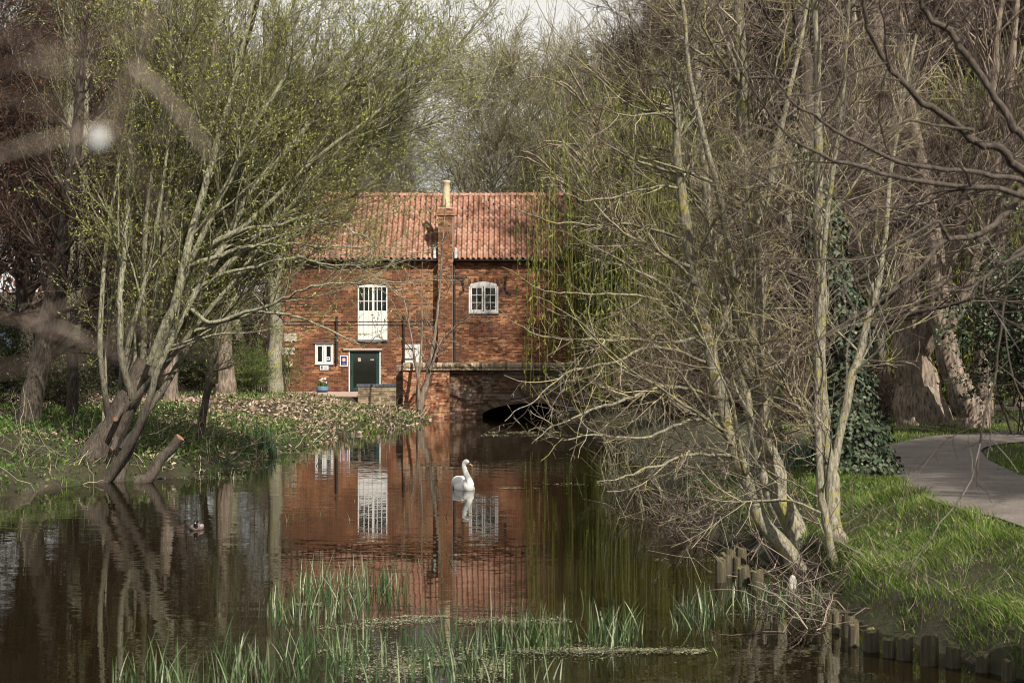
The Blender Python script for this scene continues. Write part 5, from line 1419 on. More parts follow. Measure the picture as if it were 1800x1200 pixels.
# ---- ivy and evergreen masses, shrubs
def shrub(name, label, c, size, n, mt, seed, leaf=(0.06, 0.12), asp=0.6, stems=40, tw='twig_dark', cat='shrub', group=None, nst=None):
    rs = np.random.RandomState(seed)
    gz = float(ground_h(np.array([c[0]]), np.array([c[1]]))[0])
    t_ = thing(name, label, cat, (c[0], c[1], gz), group=group)
    P = np.zeros((stems, 10, 3)); az = rs.rand(stems) * 6.28; o_ = rs.rand(stems) ** 0.6
    top = np.stack([np.cos(az) * o_ * size[0], np.sin(az) * o_ * size[1], np.sqrt(np.clip(1 - o_ ** 2 * 0.8, 0.05, 1)) * size[2] * rs.uniform(0.7, 1.05, stems)], 1)
    u = np.linspace(0, 1, 10)
    P = top[:, None, :] * np.stack([u, u, u ** 0.8], 1)[None]; P[:, :, :2] += (rs.randn(stems, 2) * 0.12)[:, None, :]
    P[:, 1:] += rs.randn(stems, 9, 3) * 0.04
    P += np.array([c[0], c[1], gz - 0.05])
    R = (np.linspace(0.022, 0.006, 10)[None] * rs.uniform(0.6, 1.3, (stems, 1)))
    tag(obj_np('stems', *(lambda a: (a[0], a[1]))(tubes(P, R, 4)), M[tw], t_, v=tubes(P, R, 4)[2]), kind='stuff')
    b = grow(rs, P, R, stems * 14, t=(0.2, 1), L=(size[2] * 0.12, size[2] * 0.4), ang=(25, 70), S=5, up=0.2, wob=0.18, rk=0.6, r0=0.008, re=0.003)
    b2 = grow(rs, *b, stems * 26, t=(0.2, 1), L=(size[2] * 0.05, size[2] * 0.18), ang=(25, 70), S=3, up=0.2, wob=0.18, rk=0.6, r0=0.005, re=0.003)
    stuffpart(t_, 'twigs', [tubes(*b, 3), tubes(*b2, 3)], M[tw])
    if n: stuffpart(t_, 'leaves', [leaves(rs, b2[0], n, leaf, asp, 0.06)], M[mt])
    return t_
def place(x, D): return ((x - 900) * D / F, D)
shrub('evergreen_bush', 'dark glossy evergreen bush at the right edge beyond the path', place(1815, 39.5), (1.4, 1.4, 4.2), 15000, 'ivy', 81, (0.06, 0.13), 0.7, 60)
shrub('evergreen_bush', 'dark ivy clad bush between the old trunks', place(1700, 52), (1.3, 1.2, 4.8), 9000, 'ivy', 82, (0.08, 0.15), 0.7, 50)
shrub('green_shrub', 'bright green shrub left of the grey trunk at the mill corner', place(440, 68), (0.9, 0.8, 2.0), 5000, 'shrubleaf', 83, (0.05, 0.10), 0.5, 40, 'twig_olive')
shrub('blossom_shrub', 'small shrub with pink blossom beside the trunk at the mill corner', place(462, 74), (0.8, 0.8, 4.2), 900, 'blossom', 84, (0.05, 0.09), 0.8, 30, 'twig_olive')
shrub('green_shrub', 'leafy yellow-green shoots in front of the stone plaques on the mill', place(508, 73), (0.5, 0.5, 3.0), 350, 'shrubleaf', 85, (0.08, 0.14), 0.6, 7, 'twig_olive')
def patch(protos, spots, group):
    for i, (x, D, h, lab) in enumerate(spots):
        o = protos[i % len(protos)] if i < len(protos) else copy_tree(protos[i % len(protos)])
        X_ = (x - 900) * D / F
        o.location = (X_, D, float(ground_h(np.array([X_]), np.array([D]))[0]))
        if i >= len(protos): o.rotation_euler = (0, 0, i * 1.7)
        o.scale = (h / 2.4,) * 3
        o['label'] = lab; o['group'] = group
sp = [shrub('undergrowth_shrub', 'x', place(0, 52), (2.2, 1.9, 2.4), 9000, 'evergreen', 90 + q, (0.06, 0.13), 0.55, 45) for q in range(2)]
patch(sp, [(-20, 52, 2.4, 'dark shrub under the far left trees'), (60, 60, 2.6, 'dark shrub behind the far left trunk'), (150, 66, 2.4, 'dark shrub behind the tall thin tree'),
 (240, 62, 2.2, 'dark shrub in the gap behind the willow stems'), (330, 70, 2.4, 'dark shrub left of the trunk midway to the mill'), (400, 74, 2.6, 'dark shrub right of the trunk midway to the mill'),
 (110, 50, 1.6, 'low dark shrub near the left water edge'), (450, 84, 3.6, 'tall dark shrub against the left end of the mill'), (280, 80, 3.6, 'tall dark shrub far behind the willow stems'),
 (130, 84, 4.0, 'tall dark shrub far behind the tall thin tree'), (0, 76, 3.8, 'tall dark shrub far behind the left edge'), (370, 90, 3.8, 'tall dark shrub beyond the trunk midway to the mill')], 'dark shrubs on the left bank')
sp = [shrub('bare_thicket', 'x', place(1200, 52), (2.4, 2.0, 2.4), 3500, 'brownleaf', 110 + q, (0.05, 0.1), 0.5, 80, 'twig_pink') for q in range(2)]
patch(sp, [(1180, 52, 2.2, 'tangled brown thicket at the water right of the willow curtain'), (1290, 50, 2.6, 'tangled brown thicket behind the lichen stems'), (1400, 46, 2.4, 'tangled brown thicket behind the pale trunk'),
 (1480, 54, 2.8, 'tangled brown thicket behind the ivy trunk'), (1560, 58, 2.6, 'tangled brown thicket left of the massive trunk'), (1650, 60, 3.0, 'tangled brown thicket behind the massive trunk'),
 (1750, 64, 3.2, 'tangled brown thicket behind the split trunks'), (1540, 47, 1.6, 'low brown thicket at the left foot of the massive trunk')], 'bare thickets on the right bank')
sp = [shrub('evergreen_shrub', 'x', place(1300, 70), (2.6, 2.0, 2.4), 9000, 'evergreen', 130, (0.08, 0.16), 0.55, 45)]
patch(sp, [(1240, 72, 4.0, 'dark evergreen mass deep in the wood right of the weeping willow'), (1350, 76, 4.6, 'dark evergreen mass deep in the wood behind the pale trunk'), (1460, 70, 4.4, 'dark evergreen mass deep in the wood behind the ivy trunk'),
 (1570, 74, 4.6, 'dark evergreen mass deep in the wood left of the massive trunk'), (1680, 78, 5.0, 'dark evergreen mass deep in the wood between the old trunks'), (1790, 80, 5.0, 'dark evergreen mass deep in the wood at the right edge')], 'dark evergreen masses in the wood')
# far wood closing the horizon
rs = np.random.RandomState(9)
n = 2200
xx = rs.uniform(-85, 95, n); yy = rs.uniform(118, 150, n); hh = rs.uniform(2, 9, n)
P = np.zeros((n, 5, 3)); P[:, :, 0] = xx[:, None]; P[:, :, 1] = yy[:, None]; P[:, :, 2] = np.linspace(0, 1, 5)[None] * hh[:, None] + 0.6
P[:, 1:, :2] += np.cumsum(rs.randn(n, 4, 2) * 0.35, 1)
keep = (xx < -30) | (xx > 3) | (hh < 5.5)
P = P[keep]; R = np.full((len(P), 5), 0.06) * np.linspace(1, 0.4, 5)[None]
a = tubes(P, R, 3); b_ = leaves(rs, P, 24000, (0.35, 0.7), 0.7, 0.5)
fw = thing('far_wood', 'distant brown wood closing the view behind everything', 'wood', (0, 120, 0)); fw['kind'] = 'stuff'
tag(obj_np('far_thicket', a[0], a[1], M['twig_back'], fw, a[2]), kind='stuff')
tag(obj_np('far_leaves', b_[0], b_[1], M['brownleaf'], fw, b_[2]), kind='stuff')
# ------------------------------------------------------------------ ground cover
rs = np.random.RandomState(200)
def scatter(n, x0, x1, y0, y1, test):
    x = rs.uniform(x0, x1, n); y = rs.uniform(y0, y1, n)
    z = ground_h(x, y)
    k = test(x, y, z)
    return np.stack([x[k], y[k], z[k]], 1)
def dR(x, y): return x - np.interp(y, YR, XRs)
def dLf(x, y): return np.interp(y, YL, XLs) - x
# right bank grass (dense, near)
g1 = scatter(88000, 3.6, 9.5, 14.5, 31, lambda x, y, z: (z > 0.02) & (path_dist(x, y) > -0.05) & (x < (y * 0.31 + 0.4)) & (vnoise(x, y, 1.4) + 0.25 * (dR(x, y) > 1.3) + 0.2 * (dR(x, y) < 0.6) > rs.uniform(-0.35, 0.10, len(x)) + 0.25 * ((y > 24) & (x < 5.2))))
hgt = 0.06 + 0.17 * (vnoise(g1[:, 0], g1[:, 1], 0.6) + 0.5)
a = blades(rs, g1 - [0, 0, 0.01], hgt * rs.uniform(0.5, 1.2, len(g1)), 0.0075, lean=1.3, S=3, bend=0.6, dirv=np.stack([vnoise(g1[:, 0], g1[:, 1], 0.5) * 1.6 - 0.15, vnoise(g1[:, 0] + 50, g1[:, 1], 0.5) * 1.6 - 0.2, np.zeros(len(g1))], 1))
tag(obj_np('grass', a[0], a[1], M['grass'], v=a[2]), 'lush green grass on the right bank beside the path', 'grass', kind='stuff')
g2 = scatter(45000, 6.5, 18, 28, 52, lambda x, y, z: (path_dist(x, y) > 0) & (dR(x, y) > 0.5) & (x < y * 0.31 + 0.5) & ((path_dist(x, y) < 1.6) | (vnoise(x, y, 2) > 0.05)))
a = blades(rs, g2, rs.uniform(0.05, 0.14, len(g2)), 0.012, lean=0.6, S=3)
tag(obj_np('grass', a[0], a[1], M['grass'], v=a[2]), 'short grass verges along the far bend of the path', 'grass', kind='stuff')
# moss and weeds between the trunks
g3 = scatter(26000, 2.8, 7.2, 20, 34, lambda x, y, z: (z > 0.05) & (path_dist(x, y) > 0.1) & (x < 5.6 + (y - 22) * 0.12) & (vnoise(x + 4, y, 0.9) > -0.22))
d = norm(rs.randn(len(g3), 3) * [1, 1, 0.5] + [0, -0.2, 0.5])
a = leafquads(rs, g3 + [0, 0, 0.01], d, (0.02, 0.06), 0.7)
tag(obj_np('ground_plants', a[0], a[1], M['herb'], v=a[2]), 'low mossy weeds round the roots of the right bank trees', 'ground cover', kind='stuff')
g3 = scatter(9000, 2.8, 9.2, 16, 40, lambda x, y, z: (z > 0.05) & (path_dist(x, y) > -0.25) & ((path_dist(x, y) < 0.25) | (x < 5.6 + (y - 22) * 0.12)) & (vnoise(x + 4, y + 8, 0.7) > 0.0))
d = norm(rs.randn(len(g3), 3) * [1, 1, 0.3])
a = leafquads(rs, g3 + [0, 0, 0.02], d, (0.03, 0.07), 0.6, nrm=rs.randn(len(g3), 3) * 0.4 + [0, 0, 1])
tag(obj_np('leaf_litter', a[0], a[1], M['litter'], v=a[2]), 'brown fallen leaves along the path edge and under the right trees', 'leaf litter', kind='stuff')
g3 = scatter(5000, 5, 12, 18, 42, lambda x, y, z: (path_dist(x, y) < -0.02) & (rs.rand(len(x)) < 0.03 + 0.5 * (path_dist(x, y) > -0.22)))
g3[:, 2] = 0.95
d = norm(rs.randn(len(g3), 3) * [1, 1, 0.1])
a = leafquads(rs, g3, d, (0.015, 0.05), 0.6, nrm=rs.randn(len(g3), 3) * 0.3 + [0, 0, 1])
tag(obj_np('leaf_litter', a[0], a[1], M['litter'], v=a[2]), 'scattered leaf scraps lying on the asphalt path', 'leaf litter', kind='stuff')
g6 = scatter(5000, 3.6, 9.5, 14.5, 31, lambda x, y, z: (z > 0.05) & (path_dist(x, y) > 0) & (vnoise(x, y + 3, 0.5) > 0.05))
a = blades(rs, g6, rs.uniform(0.05, 0.22, len(g6)), 0.006, lean=2.2, S=3, bend=0.5)
tag(obj_np('dry_grass', a[0], a[1], M['reed_dry'], v=a[2]), 'dead straw lying among the green grass of the right bank', 'grass', kind='stuff')
# left bank
def leftok(x, y, z): return (dLf(x, y) > -0.1) & (x > -0.32 * y) & (z > -0.02) & ~((y > 72) & (x > -14))
g4 = scatter(75000, -24, -3, 33, 76, lambda x, y, z: leftok(x, y, z) & (vnoise(x, y, 1.9) + 0.5 * vnoise(x, y, 0.6) + 0.35 * (y < 50) + 0.4 * (dLf(x, y) < 0.5) - 0.28 * sstep(50, 62, y) > rs.uniform(-0.2, 0.15, len(x))))
a = leafquads(rs, g4 + [0, 0, 1] * rs.uniform(0, 0.16, (len(g4), 1)), norm(rs.randn(len(g4), 3) * [1, 1, 0.6] + [0, 0, 0.7]), (0.05, 0.13), 0.5)
tag(obj_np('ground_plants', a[0], a[1], M['herb'], v=a[2]), 'green herbs and cow parsley covering the left bank', 'ground cover', kind='stuff')
g4 = scatter(30000, -24, -3, 33, 76, lambda x, y, z: leftok(x, y, z) & (vnoise(x, y, 1.9) + 0.4 * (y < 52) > rs.uniform(-0.1, 0.3, len(x))))
a = blades(rs, g4, rs.uniform(0.08, 0.25, len(g4)), 0.015, lean=0.7, S=3)
tag(obj_np('grass', a[0], a[1], M['grass'], v=a[2]), 'tufted grass on the left bank', 'grass', kind='stuff')
g5 = scatter(70000, -22, -2.6, 38, 76, lambda x, y, z: leftok(x, y, z) & (y > 39) & (vnoise(x + 7, y, 2.2) + 0.5 * vnoise(x, y + 5, 0.7) + 0.7 * sstep(48, 58, y) + 0.25 * (dLf(x, y) < 0.5) > rs.uniform(0.02, 0.4, len(x))))
a = leafquads(rs, g5 + [0, 0, 1] * rs.uniform(0, 0.07, (len(g5), 1)), norm(rs.randn(len(g5), 3) * [1, 1, 0.45]), (0.05, 0.2), 0.4)
tag(obj_np('leaf_litter', a[0], a[1], M['litter'], v=a[2]), 'pale dead leaves and flattened reed litter on the left bank below the mill', 'leaf litter', kind='stuff')
# dead reed stalks and twigs lying at the left edge
def sticks(n, box, L_, r_, tilt, mt, label, test, name='dead_stalks', seed=1, cat='debris'):
    r = np.random.RandomState(seed)
    x = r.uniform(box[0], box[1], n); y = r.uniform(box[2], box[3], n); z = np.maximum(ground_h(x, y), 0.0)
    k = test(x, y, z); x, y, z = x[k], y[k], z[k]; n = len(x)
    az = r.rand(n) * 6.28; el = r.uniform(*tilt, n); ln = r.uniform(*L_, n)
    d = np.stack([np.cos(az) * np.cos(el), np.sin(az) * np.cos(el), np.sin(el)], 1)
    S = 6; P = np.stack([np.stack([x, y, z + 0.01], 1) + d * (ln * u)[:, None] for u in np.linspace(0, 1, S)], 1)
    wv_ = np.cumsum(r.randn(n, S, 3) * 0.05, 1) * ln[:, None, None]; wv_[:, 0] = 0; P += wv_
    P[:, :, 2] = np.maximum(P[:, :, 2], 0.01)
    R = np.linspace(1, 0.35, S)[None] * r.uniform(r_[0], r_[1], (n, 1))
    V, Q, v = tubes(P, R, 4)
    return tag(obj_np(name, V, Q, mt, v=v), label, cat, kind='stuff')
sticks(900, (-14, -2.5, 36, 70), (0.3, 1.1), (0.006, 0.013), (0.0, 1.2), M['reed_dry'], 'dead reed stalks lying along the left water edge', lambda x, y, z: (dLf(x, y) > -0.2) & (dLf(x, y) < 1.6), seed=5)
sticks(500, (-13, -6, 35, 46), (0.4, 1.6), (0.006, 0.014), (0.1, 1.4), M['twig_olive'], 'thin suckers and twigs sprouting round the willow foot', lambda x, y, z: (dLf(x, y) > -0.1) & (dLf(x, y) < 3), 'twigs', seed=6)
sticks(380, (1.9, 4.6, 21.5, 31), (0.4, 1.6), (0.003, 0.009), (0.05, 1.2), M['twig_pink'], 'tangle of bare arching twigs over the post line at the right bank', lambda x, y, z: (dR(x, y) > -0.9) & (dR(x, y) < 0.9), 'brushwood', seed=7)
sticks(170, (2.3, 4.7, 18.0, 22.5), (0.3, 1.1), (0.003, 0.007), (0.0, 0.8), M['twig_pink'], 'fallen twigs lying in the water between the two post groups', lambda x, y, z: (dR(x, y) > -1.1) & (dR(x, y) < 0.5), 'brushwood', seed=8)
sticks(150, (3.9, 6.6, 14.0, 19.5), (0.3, 1.0), (0.002, 0.005), (0.2, 1.4), M['twig_pink'], 'dead bramble stems arching over the grass at the lower right', lambda x, y, z: (dR(x, y) > -0.1) & (dR(x, y) < 1.1), 'bramble', seed=9, cat='bramble')
sticks(260, (0.8, 3.4, 29, 40), (0.6, 1.8), (0.006, 0.012), (0.3, 1.4), M['twig_olive'], 'willow suckers rising from the water in front of the far right bank', lambda x, y, z: (dR(x, y) > -1.2) & (dR(x, y) < 0.4), 'brushwood', seed=10)
# strappy leaves clumps
def clump(name, label, c, rad, n, h, w, mt, seed, cat, lean=0.6, z=None, kind='stuff', group=None):
    r = np.random.RandomState(seed)
    p = np.stack([c[0] + r.randn(n) * rad[0], c[1] + r.randn(n) * rad[1], np.zeros(n)], 1)
    p[:, 2] = ground_h(p[:, 0], p[:, 1]) if z is None else z
    a = blades(r, p, r.uniform(h[0], h[1], n), w, lean=lean, S=6, bend=0.75)
    o = obj_np(name, a[0], a[1], M[mt], v=a[2])
    return tag(o, label, cat, kind=kind, group=group)
M['strap'] = byv('blue-green strap leaves', [(0, (0.03, 0.07, 0.035)), (1, (0.14, 0.22, 0.13))], 0.4, 0.5, 0.2)
clump('daffodil_clump', 'clump of blue-green strap leaves at the foot of the pale trunk', (wpx(1388, 850, 0.6)[0], wpx(1388, 850, 0.6)[1]), (0.32, 0.3), 420, (0.35, 0.62), 0.022, 'strap', 301, 'plant')
clump('iris_clump', 'upright green iris clump at the left water edge', wpx(470, 800)[:2], (0.16, 0.15), 90, (0.5, 0.95), 0.028, 'strap', 302, 'plant', 0.35)
clump('green_weed', 'bright green leafy weeds on the bank beside the pier', wpx(690, 745, 0.3)[:2], (0.6, 0.6), 350, (0.15, 0.35), 0.03, 'grass', 303, 'plant', 0.9)
# reeds in the water
def reedbed(label, pts, n, h, seed, w=0.011, spread=0.16):
    r = np.random.RandomState(seed); P = []
    for k in range(n):
        a = pts[r.randint(len(pts))]
        x, y = r.uniform(a[0], a[1]), r.uniform(a[2], a[3]); P.append(wpx(x, y) + [r.randn() * spread * 0.2, 0, -0.05])
    P = np.array(P); hh = r.uniform(h[0], h[1], n) * r.uniform(0.6, 1.0, n)
    a = blades(r, P, hh, np.array([w] * n) * r.uniform(0.6, 1.3, n), lean=0.55, S=6, bend=0.35)
    o = obj_np('reed_bed', a[0], a[1], M['reed'], v=a[2]); tag(o, label, 'reeds', group='reeds in the river', kind='stuff')
    # broken and leaning stems
    m_ = n // 4; i = r.randint(0, n, m_); q = P[i] + r.randn(m_, 3) * [0.05, 0.05, 0]
    S = 5; az = r.rand(m_) * 6.28; el = r.uniform(0.15, 1.3, m_); ln = hh[i] * r.uniform(0.5, 1.0, m_)
    d = np.stack([np.cos(az) * np.cos(el), np.sin(az) * np.cos(el), np.sin(el)], 1)
    return P
reedbed('reed clump standing in the water in the middle left foreground', [(520, 715, 1035, 1062), (470, 640, 1065, 1100), (560, 700, 1020, 1045)], 400, (0.30, 0.70), 401, 0.013)
reedbed('reeds along the bottom edge of the picture at the left', [(200, 330, 1180, 1240), (370, 480, 1150, 1220), (500, 640, 1130, 1200), (560, 760, 1120, 1180), (300, 620, 1200, 1270)], 480, (0.3, 0.68), 402, 0.012)
reedbed('reeds in the centre right foreground on a mat of weed', [(760, 1010, 1120, 1150), (850, 1000, 1110, 1150), (1040, 1130, 1110, 1140), (700, 900, 1150, 1200), (640, 1000, 1190, 1260)], 560, (0.3, 0.72), 403, 0.013)
reedbed('reeds by the fallen twigs at the right bank', [(1185, 1290, 1060, 1090), (1290, 1440, 1045, 1090), (1185, 1260, 1085, 1110), (1240, 1460, 1035, 1060)], 300, (0.22, 0.50), 404, 0.012)
reedbed('few short reed stems in open water near the swan', [(490, 570, 905, 920), (590, 660, 900, 915), (700, 780, 895, 912), (730, 790, 985, 1005), (560, 640, 880, 890)], 40, (0.12, 0.34), 405, 0.014)
reedbed('single short reeds further right in open water', [(1150, 1190, 1100, 1120), (1200, 1290, 1130, 1160), (980, 1060, 1060, 1075), (450, 480, 1050, 1090)], 22, (0.15, 0.4), 406, 0.012)
reedbed('young reeds along the left bank foot', [(420, 560, 800, 822), (560, 700, 765, 775), (350, 430, 830, 842)], 130, (0.12, 0.45), 407, 0.016)
# floating weed: thin flecks and stalks on the surface
def mat_(label, boxes, n, seed, size=(0.03, 0.10), lab2=None):
    r = np.random.RandomState(seed); P = []
    for k in range(n):
        a = boxes[r.randint(len(boxes))]
        t = r.rand(); yy = (a[2] + a[3]) / 2 + (a[3] - a[2]) * 0.5 * r.randn() * 0.45
        P.append(wpx(a[0] + (a[1] - a[0]) * t, yy))
    P = np.array(P); P[:, 2] = r.uniform(0.004, 0.02, n)
    keep = (vnoise(P[:, 0], P[:, 1] * 0.7, 0.35) > -0.18); P = P[keep]
    d = norm(r.randn(len(P), 3) * [1, 1, 0.04])
    a = leafquads(r, P, d, size, 0.35, nrm=r.randn(len(P), 3) * 0.12 + [0, 0, 1])
    return tag(obj_np('floating_weed', a[0], a[1], M['scum'], v=a[2]), label, 'water weed', kind='stuff', group='floating weed on the river')
mat_('broad raft of floating weed round the foreground reeds', [(560, 1100, 1120, 1165), (640, 1000, 1085, 1100), (900, 1240, 1138, 1150), (600, 900, 1150, 1200), (690, 880, 1150, 1195)], 11000, 501, (0.01, 0.05))
mat_('thin line of floating weed beside the reed clump', [(500, 700, 1028, 1034), (520, 620, 1060, 1066), (700, 790, 1082, 1086), (560, 700, 1095, 1110)], 1300, 502, (0.01, 0.05))
mat_('line of weed and sticks drifting right of the swan', [(940, 1110, 848, 854), (875, 945, 857, 860), (1050, 1200, 846, 856)], 900, 503, (0.02, 0.09))
mat_('pale green weed under the weeping willow', [(845, 1010, 762, 768), (860, 940, 758, 762)], 1100, 504, (0.03, 0.10))
mat_('flecks of weed along the left bank', [(340, 480, 815, 832), (250, 430, 832, 846), (480, 560, 792, 800), (600, 700, 765, 768), (430, 560, 805, 815)], 2600, 505, (0.02, 0.09))
mat_('floating scraps between the posts at the right', [(1180, 1420, 1060, 1085), (1150, 1300, 980, 990), (1100, 1290, 1140, 1150), (1500, 1600, 1140, 1170)], 1100, 506, (0.01, 0.05))
mat_('scattered specks on the open water', [(200, 1200, 880, 1190), (440, 820, 870, 930)], 260, 507, (0.01, 0.04))

# ------------------------------------------------------------------ wooden posts
pr_ = np.random.RandomState(77)
def post(x0, x1, yt, yb, label, tilt=0.0, grp='row of mossy posts at the lower right', dz=0.0):
    c = wpx((x0 + x1) / 2, yb); D = c[1]; r = (x1 - x0) / 2 * D / F * 0.92; h = (yb - yt) * D / F
    t_ = thing('wooden_post', label, 'post', tuple(c), group=grp)
    k, n = 16, 9; V = []; wob = 1 + 0.07 * pr_.randn(k); ph = pr_.rand() * 6
    for i in range(n):
        u = i / (n - 1); z = -0.35 + (h + 0.35) * u
        for j in range(k):
            a = 2 * math.pi * j / k
            rr = r * wob[j] * (1 + 0.03 * pr_.randn()) * (1.04 - 0.06 * u) * (0.95 if i == n - 1 else 1)
            zz = z + (0.012 * pr_.randn() + 0.02 * math.sin(a + ph) if i >= n - 2 else 0)
            V.append((c[0] + rr * math.cos(a) + tilt * z, c[1] + rr * math.sin(a), zz))
    top = len(V); V.append((c[0] + tilt * h, c[1], h - 0.004))
    Fq = [(i * k + j, i * k + (j + 1) % k, (i + 1) * k + (j + 1) % k, (i + 1) * k + j) for i in range(n - 1) for j in range(k)]
    m = MB(); m.add(V, Fq, pr_.rand()); o = m.build('shaft', M['post'], t_, smooth=True)
    m = MB(); m.add(V[(n - 1) * k:(n - 1) * k + k] + [V[top]], [(j, (j + 1) % k, k) for j in range(k)], 0.5); m.build('top', M['post'], t_)
    return t_
for a in ((1462, 1476, 1074, 1112, 'thin post behind the first of the lower right row'),
          (1478, 1505, 1082, 1118, 'short post at the back left of the lower right row'),
          (1490, 1512, 1095, 1134, 'leftmost full post of the lower right row with mossy flat top'),
          (1518, 1547, 1107, 1144, 'second post of the lower right row, crumbling mossy top'),
          (1551, 1575, 1121, 1154, 'dark third post of the lower right row'),
          (1574, 1605, 1118, 1158, 'leaning split post right of the dark third post', 0.06),
          (1617, 1649, 1118, 1168, 'tallest thick post in the middle of the lower right row', 0.03),
          (1662, 1690, 1134, 1172, 'post with a sloping top right of the tallest'),
          (1714, 1741, 1149, 1180, 'low greyish post among bramble stems'),
          (1760, 1785, 1160, 1196, 'rightmost low post near the corner of the picture')):
    post(*a)
for a in ((1256, 1277, 983, 1022, 'leftmost tall dark post of the cluster in the water'),
          (1266, 1287, 975, 1014, 'post just behind the leftmost of the cluster'),
          (1273, 1294, 968, 1004, 'post at the back of the water cluster'),
          (1292, 1314, 963, 996, 'rearmost right post of the water cluster with mossy side'),
          (1286, 1303, 980, 1012, 'thin post in the centre of the water cluster'),
          (1295, 1319, 996, 1030, 'front post of the water cluster with flat mossy top'),
          (1318, 1343, 1002, 1034, 'rightmost squat post of the water cluster'),
          (1188, 1205, 873, 906, 'far post standing alone left of the brush'),
          (1207, 1218, 871, 902, 'thin far post beside the lone one'),
          (1277, 1292, 877, 908, 'far post half hidden in brushwood')):
    post(*a, grp='cluster of mossy posts in the water')
c = wpx(1394, 1034); m = MB(); D = c[1]; s_ = D / F
prof_ = [(-7, 0), (-7.5, 8), (-6.5, 16), (-4, 22), (0, 24), (4, 21), (6.5, 14), (6, 6), (6.5, 0)]
V = [(c[0] + a * s_, c[1] - 0.02, b * s_) for a, b in prof_] + [(c[0] + a * s_ * 0.9, c[1] + 0.05, b * s_) for a, b in prof_]
n = len(prof_); m.add([(x, y, z - (0.1 if z < 0.001 else 0)) for x, y, z in V], [tuple(range(n))[::-1], tuple(range(n, 2 * n))] + [(j, j + 1, n + j + 1, n + j) for j in range(n - 1)])
tag(m.build('slate_slab', M['cement'], bevel=0.01), 'rounded pale grey slab standing in the water below the leaning tree', 'slab')

# ------------------------------------------------------------------ swan
sc_ = wpx(815, 860); sw = thing('swan', 'white swan with raised neck floating in the middle of the river', 'swan', tuple(sc_))
s = 35.8 / F
def S(x, y, d=0.0): return np.array([sc_[0] + (x - 815) * s, sc_[1] + d, (860 - y) * s])
m = MB()
ax = np.array([0.55, -0.83, 0]); 
def ellr(c, r, yaw, pitch=0.0):
    cy, sy = math.cos(yaw), math.sin(yaw); cp, sp = math.cos(pitch), math.sin(pitch)
    Rz = np.array([[cy, -sy, 0], [sy, cy, 0], [0, 0, 1]]); Ry = np.array([[cp, 0, sp], [0, 1, 0], [-sp, 0, cp]])
    m.ell(c, r, 20, 14, rot=Rz @ Ry)
yaw = math.atan2(-0.72, 0.5)
ellr(S(816, 858, 0.05), (0.33, 0.15, 0.15), yaw)
ellr(S(823.5, 852, -0.18), (0.14, 0.115, 0.17), yaw, -0.35)
ellr(S(811, 851, 0.20), (0.22, 0.15, 0.17), yaw)
ellr(S(806, 860, 0.40), (0.15, 0.10, 0.10), yaw, 0.25)
neck = [S(826, 850, -0.22), S(825, 842, -0.25), S(821, 833, -0.25), S(817.5, 824, -0.24), S(816, 816, -0.23), S(817.5, 810.5, -0.235), S(820.5, 808.8, -0.25), S(823.5, 810.5, -0.27)]
nk = spline(neck, 22); m.tube(list(nk), list(np.interp(np.linspace(0, 1, 22), [0, 0.15, 0.4, 0.7, 0.85, 1.0], [0.10, 0.072, 0.053, 0.045, 0.046, 0.036])), 12)
ellr(S(821, 810.6, -0.25), (0.068, 0.042, 0.046), -0.5, 0.3)
ellr(S(824.5, 812.3, -0.27), (0.05, 0.028, 0.028), -0.5, 0.45)
body = m.build('body', M['swan'], sw); remesh(body, 0.013, 3)
for sd in (-1, 1):     # folded wings
    m = MB(); side = np.array([math.cos(yaw + math.pi / 2), math.sin(yaw + math.pi / 2), 0]) * sd
    fw_ = np.array([math.cos(yaw), math.sin(yaw), 0]); c0 = S(811, 852, 0.22)
    Rz = np.array([[math.cos(yaw), -math.sin(yaw), 0], [math.sin(yaw), math.cos(yaw), 0], [0, 0, 1]])
    m.ell(c0 + side * 0.085 + np.array([0, 0, 0.04]), (0.24, 0.075, 0.14), 16, 12, rot=Rz)
    for q in range(7):   # primaries as overlapping blades
        b0 = c0 + side * (0.11 - q * 0.008) + fw_ * (-0.05 - q * 0.02) + np.array([0, 0, 0.12 - q * 0.025]); b1_ = b0 - fw_ * 0.20 + np.array([0, 0, -0.02]) - side * 0.05
        m.tube([b0, (b0 + b1_) / 2 + side * 0.01, b1_], [0.03, 0.028, 0.006], 6)
    m.build('wing', M['swan'], sw, smooth=True)
hd = S(824.5, 812.3, -0.27); bd = norm((S(834, 819, -0.36) - hd)[None])[0]
m = MB(); m.tube([hd + bd * 0.015, hd + bd * 0.06, hd + bd * 0.10, hd + bd * 0.125], [0.026, 0.019, 0.016, 0.007], 8); m.build('bill', M['orange'], sw, smooth=True)
m = MB(); m.ell(hd + bd * 0.02 + np.array([0, -0.01, 0.018]), (0.022, 0.018, 0.018), 8, 6); m.ell(hd + bd * 0.012 + np.array([0.0, -0.024, 0.004]), (0.022, 0.008, 0.012), 8, 6); m.build('bill_knob', M['blk'], sw, smooth=True)
m = MB(); m.ell(hd + np.array([-0.018, -0.03, 0.012]), (0.006, 0.005, 0.006), 6, 5); m.build('eye', M['blk'], sw, smooth=True)

